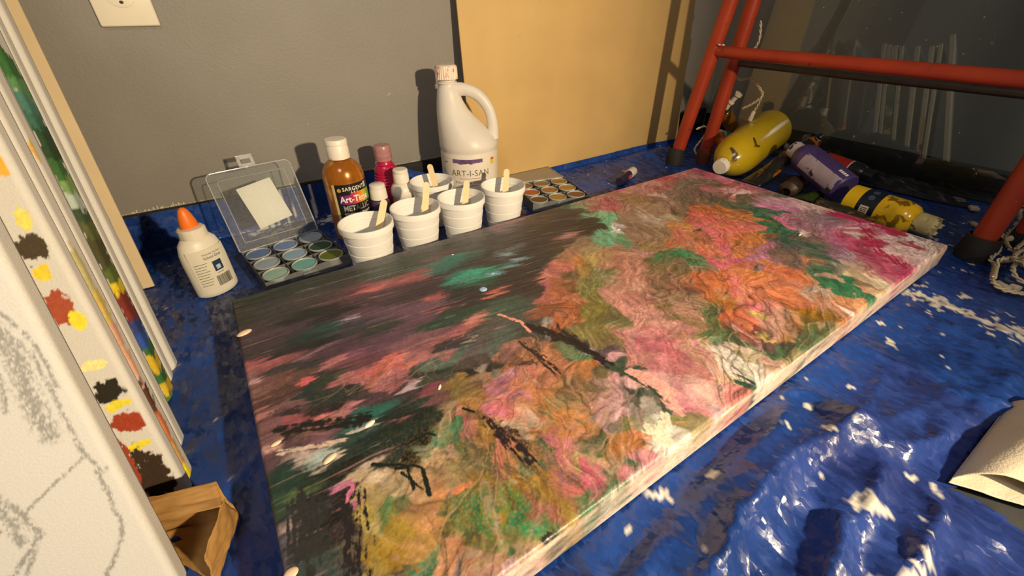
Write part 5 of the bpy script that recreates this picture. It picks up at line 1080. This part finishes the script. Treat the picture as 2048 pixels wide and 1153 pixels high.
# crumpled stained plastic
bm = bmesh.new(); bmesh.ops.create_icosphere(bm, subdivisions=4, radius=.024)
for v in bm.verts:
    c_ = v.co.copy(); q = 1 + .35 * (vnoise(np.array([c_.x * 110 + 9]), np.array([c_.y * 110 + c_.z * 160]), 5)[0] - .5) * 2
    v.co = Vector((c_.x * q, c_.y * q * .75, c_.z * q * 1.15))
me = bpy.data.meshes.new('crumpled_plastic'); bm.to_mesh(me); bm.free(); me.polygons.foreach_set('use_smooth', np.ones(len(me.polygons), bool))
M_cr = mat('stained_film', '5a5468', rough=.3, var=.3, vscale=60); smear(M_cr, 'b05a2c', scale=50, thr=.58, soft=.08); smear(M_cr, '3a68a0', scale=50, thr=.62, soft=.06, seed=3); smear(M_cr, 'c0a838', scale=60, thr=.66, soft=.05, seed=7)
me.materials.append(M_cr); cr = link(bpy.data.objects.new('crumpled_plastic', me)); cr.location = (1.262, .512, .072); tag(cr, 'crumpled plastic wrapper stained many colours behind the violet bottle', 'wrapper')
# dark rag of paint-caked plastic at the foot of the glass
def rag(name, label, cx, cy, rx, ry, hz, m, seed, rz=0):
    n = 60; a, b = np.meshgrid(np.linspace(-1, 1, n), np.linspace(-1, 1, n)); rr = np.hypot(a, b) * (1 + .35 * (fbm(a * 2 + 5, b * 2 + 5, seed) - .5))
    k = sstep(1, .55, rr); z = hz * k * (.25 + 1.1 * np.abs(fbm(a * 3 + 9, b * 3 + 2, seed + 1) - .5) * 2 + .5 * fbm(a * 7, b * 7, seed + 2)) + .0055
    V = np.stack([a * rx, b * ry, z], -1).reshape(-1, 3); Q_ = grid_quads(n, n); keep = (rr.ravel()[Q_] < 1.02).all(1)
    o = mobj(name, V, Q_[keep], m); o.location = (cx, cy, 0); o.rotation_euler = (0, 0, rz); return tag(o, label, 'plastic sheet')
M_blkp = mat('black_plastic_bag', (.012, .012, .014), rough=.35, var=.4, bump=.3, bscale=60)
rag('plastic_bag', 'black crumpled plastic bag along the foot of the glass', 1.335, .36, .036, .20, .026, M_blkp, 41)
# three small bottles at the ladder's rear leg
M_orp = mat('orange_paint_bottle', 'a85c14', rough=.3, var=.25, vscale=40, coat=.3)
small_bottle('craft_paint_bottle', 'small orange paint bottle beside the ladder leg', (1.172, .672, .010), (1.158, .690, .080), .0165, .080, M_orp, mat('orange_cap', '9a4c20', rough=.4), caph=.024)
M_teal = mat('teal_paint_bottle', '1c5a70', rough=.3, var=.25, coat=.3); M_pcap2 = mat('pale_green_cap', '9aa890', rough=.5, var=.15, vscale=80)
small_bottle('craft_paint_bottle', 'teal craft bottle with a pale green cap lying behind the yellow bottle', (1.262, .690, .045), (1.186, .715, .072), .0185, .085, M_teal, M_pcap2, caph=.026, capr=.85)
M_dgc = mat('dark_green_cap', '2a3a28', rough=.4, var=.3, vscale=60); M_amb = mat('amber_paint_bottle', '7a5014', rough=.3, var=.35, vscale=50, coat=.3)
small_bottle('craft_paint_bottle', 'amber paint bottle with a dark green cap on top of the small bottles', (1.262, .722, .080), (1.215, .742, .138), .019, .080, M_amb, M_dgc, caph=.030, capr=.92)
# litter on the tarp under the glass
M_clearring = mat('grey_plastic_ring', '8a8478', rough=.35, var=.1)
rgp = [(.0001 + .0, .0)]
o = lathe('bottle_ring', [(.0115, .0), (.0140, .0), (.0142, .006), (.0130, .007), (.0115, .0065), (.0113, .0)], M_clearring, None, 30); o.location = (1.345, .197, .006); tag(o, 'grey plastic ring lying on the tarp near the glass', 'ring')
o = box('paint_chunk', (-.010, -.008, 0), (.010, .008, .008), mat('cream_chunk', 'd0bfa0', rough=.6, var=.1), None, bev=.0025, rot=Matrix.Rotation(.5, 4, 'Z')); o.location = (1.315, .160, .006); tag(o, 'small cream chunk on the tarp near the plastic ring', 'chunk')
o = thing('light_bulb', 'tiny pale bulb lying behind the ladder foot', 'bulb'); aim(o, (1.205, .124, .0095), (1.225, .150, .0095))
lathe('bulb_socket', [(.0001, 0), (.0045, 0), (.0048, .016), (.0001, .017)], mat('pale_green_plastic', 'a8a888', rough=.5), o, 16); lathe('glass_tip', [(.0035, .016), (.004, .022), (.002, .030), (.0001, .032)], M_potc, o, 14)

# ------------------------------------------------------------------ string lights
M_cable = mat('cream_cable', 'cfc0a0', rough=.5, var=.06); M_sock = mat('cream_socket', 'd6cab0', rough=.45, var=.04)
def strand(path, parent, n=150, r=.00165, off=.0019, turns=260):
    p = smoothpath(path, n); s = np.concatenate([[0], np.cumsum(np.linalg.norm(np.diff(p, axis=0), axis=1))])
    T = np.gradient(p, axis=0); T /= np.linalg.norm(T, axis=1)[:, None] + 1e-9
    N = np.cross(T, [0, 0, 1.]); N /= np.linalg.norm(N, axis=1)[:, None] + 1e-9; B_ = np.cross(N, T)
    for k in (0, 1):
        ph = s * turns + k * PI
        tube('cable', p + off * (np.cos(ph)[:, None] * N + np.sin(ph)[:, None] * B_), r, M_cable, parent, 7)
def socket(a, b, parent):
    a, b = Vector(a), Vector(b); d = (b - a).normalized(); L_ = min((b - a).length, .03)
    e = lathe('light_socket', [(.0001, 0), (.0036, 0), (.0050, .002), (.0052, L_ * .6), (.0058, L_ * .62), (.0058, L_), (.0001, L_)], M_sock, parent, 16)
    e.rotation_mode = 'QUATERNION'; e.rotation_quaternion = d.to_track_quat('Z', 'Y'); e.location = a
    return e
sl1 = thing('string_lights', 'tangled heap of cream string lights beside the ladder foot', 'string lights', (0, 0, 0), 0, 'string lights')
for s__ in STRANDS: strand([(min(a, 1.30), b, max(c + .004, .008)) for a, b, c in s__], sl1, 120)
rr = random.Random(9)
for k in range(6):
    ca, cb_ = rr.uniform(1.08, 1.22), rr.uniform(-.06, .02); r1, r2, ph = rr.uniform(.05, .10), rr.uniform(.03, .06), rr.uniform(0, 6)
    strand([(ca + r1 * math.cos(ph + t), cb_ + r2 * math.sin(ph + t), .012 + .012 * (1 + math.sin(3 * t + ph))) for t in np.linspace(0, 6.6, 14)], sl1, 130)
for a, b in SOCKETS: socket((a[0], a[1], a[2] + .003), (b[0], b[1], b[2] + .003), sl1)
sl2 = thing('string_lights', 'cream string light cord with a plug hanging from the ladder leg', 'string lights', (1.15, .65, .15), 0, 'string lights')
def off(p): return [(a - 1.15, b - .65, c - .15) for a, b, c in p]
strand(off([(1.150, .672, .40), (1.150, .690, .33), (1.150, .706, .295), (1.152, .704, .272), (1.150, .693, .235), (1.155, .675, .222), (1.16, .648, .226), (1.165, .622, .205), (1.165, .612, .190), (1.16, .628, .170), (1.158, .650, .155)]), sl2, 170, .0016, .0019, 300)
strand(off([(1.165, .612, .19), (1.17, .618, .168), (1.172, .625, .150)]), sl2, 40, .0015, .0016)
strand(off([(1.150, .660, .35), (1.148, .650, .315), (1.150, .657, .292), (1.150, .675, .280)]), sl2, 50, .0015, .0016)
strand(off([(1.12, .745, .09), (1.13, .728, .100), (1.14, .722, .088), (1.14, .735, .060), (1.13, .742, .035), (1.135, .735, .02)]), sl2, 70, .0015, .0016)
socket(*off([(1.172, .625, .152), (1.174, .630, .128)]), sl2)
pg = lathe('plug', [(.0001, 0), (.007, 0), (.0075, .003), (.0060, .010), (.0055, .016), (.0085, .018), (.0085, .022), (.0065, .024), (.006, .040), (.010, .043), (.010, .048), (.0001, .049)], M_sock, sl2, 20)
pg.rotation_mode = 'QUATERNION'; pg.rotation_quaternion = Vector((.0, -.55, .83)).to_track_quat('Z', 'Y'); pg.location = (0.002, .043, .0)

# ------------------------------------------------------------------ paper towel and paper bag
M_tow = mat('paper_towel', 'd8cdb8', rough=.85, spec=.1, var=.03, vscale=60, bump=.35, bscale=500)
ts, tt = np.meshgrid(np.linspace(0, 1, 60), np.linspace(0, 1, 60))
L0, L1, R0, R1 = np.array([.462, -.036]), np.array([.64, -.040]), np.array([.497, -.094]), np.array([.66, -.19])
def towel_sheet(up):
    t2 = tt * .95 + (.05 + .10 * ts * (1 - ts) * 4 * .4 if up else 0)
    A_ = L0[None, None] * (1 - t2[..., None]) + L1 * t2[..., None]; B_ = R0 * (1 - t2[..., None]) + R1 * t2[..., None]
    xy = A_ * (1 - ts[..., None]) + B_ * ts[..., None]
    arch = np.sin(PI * np.clip(ts, 0, 1) ** .8)
    z = .011 + (arch * (.017 + .020 * sstep(0, .5, t2)) if up else .004 * arch * 0 + .0008) + .0025 * (fbm(ts * 4, t2 * 5, 7 if up else 8) - .5) * arch
    return np.concatenate([xy, z[..., None]], -1).reshape(-1, 3)
tw = thing('paper_towel', 'folded white paper towel lying at the tarp edge, open end facing left', 'paper towel')
for up in (0, 1):
    o = mobj('towel_layer', towel_sheet(up), grid_quads(60, 60), M_tow, tw)
    sm = o.modifiers.new('thickness', 'SOLIDIFY'); sm.thickness = .0008
M_kraft = mat('kraft_paper', 'a97f48', rough=.7, var=.12, vscale=30, bump=.25, bscale=60)
kb = thing('paper_bag', 'open brown kraft paper bag by the front canvas', 'paper bag', (-.133, .268, .003), 0)
def sheet(nm, c00, c10, c11, c01, bulge, seed, n=24):
    u_, v_ = np.meshgrid(np.linspace(0, 1, n), np.linspace(0, 1, n)); u_, v_ = u_[..., None], v_[..., None]
    p = np.array(c00) * (1 - u_) * (1 - v_) + np.array(c10) * u_ * (1 - v_) + np.array(c11) * u_ * v_ + np.array(c01) * (1 - u_) * v_
    nr = np.cross(np.array(c10) - np.array(c00), np.array(c01) - np.array(c00)).astype(float); nr /= np.linalg.norm(nr)
    p = p + nr * ((fbm(u_ * 4, v_ * 4, seed) - .5) * .006 + bulge * np.sin(PI * u_) * np.sin(PI * v_))
    o = mobj(nm, p.reshape(-1, 3), grid_quads(n, n), M_kraft, kb); sm = o.modifiers.new('thickness', 'SOLIDIFY'); sm.thickness = .0006; return o
# local: bag mouth opens towards the camera
def kw(x_, y_, z_): return (x_ + .133, y_ - .268, z_)
sheet('back_panel', kw(-.19, .334, .002), kw(-.094, .306, .002), kw(-.096, .312, .046), kw(-.19, .340, .046), .003, 1)
sheet('fold_flap', kw(-.19, .340, .046), kw(-.096, .312, .046), kw(-.094, .288, .040), kw(-.17, .316, .040), .002, 2)
sheet('side_panel', kw(-.094, .306, .002), kw(-.114, .250, .002), kw(-.110, .256, .036), kw(-.094, .296, .040), -.003, 3)
sheet('bottom_panel', kw(-.15, .305, .0035), kw(-.114, .252, .0035), kw(-.094, .306, .003), kw(-.19, .334, .003), .001, 4)
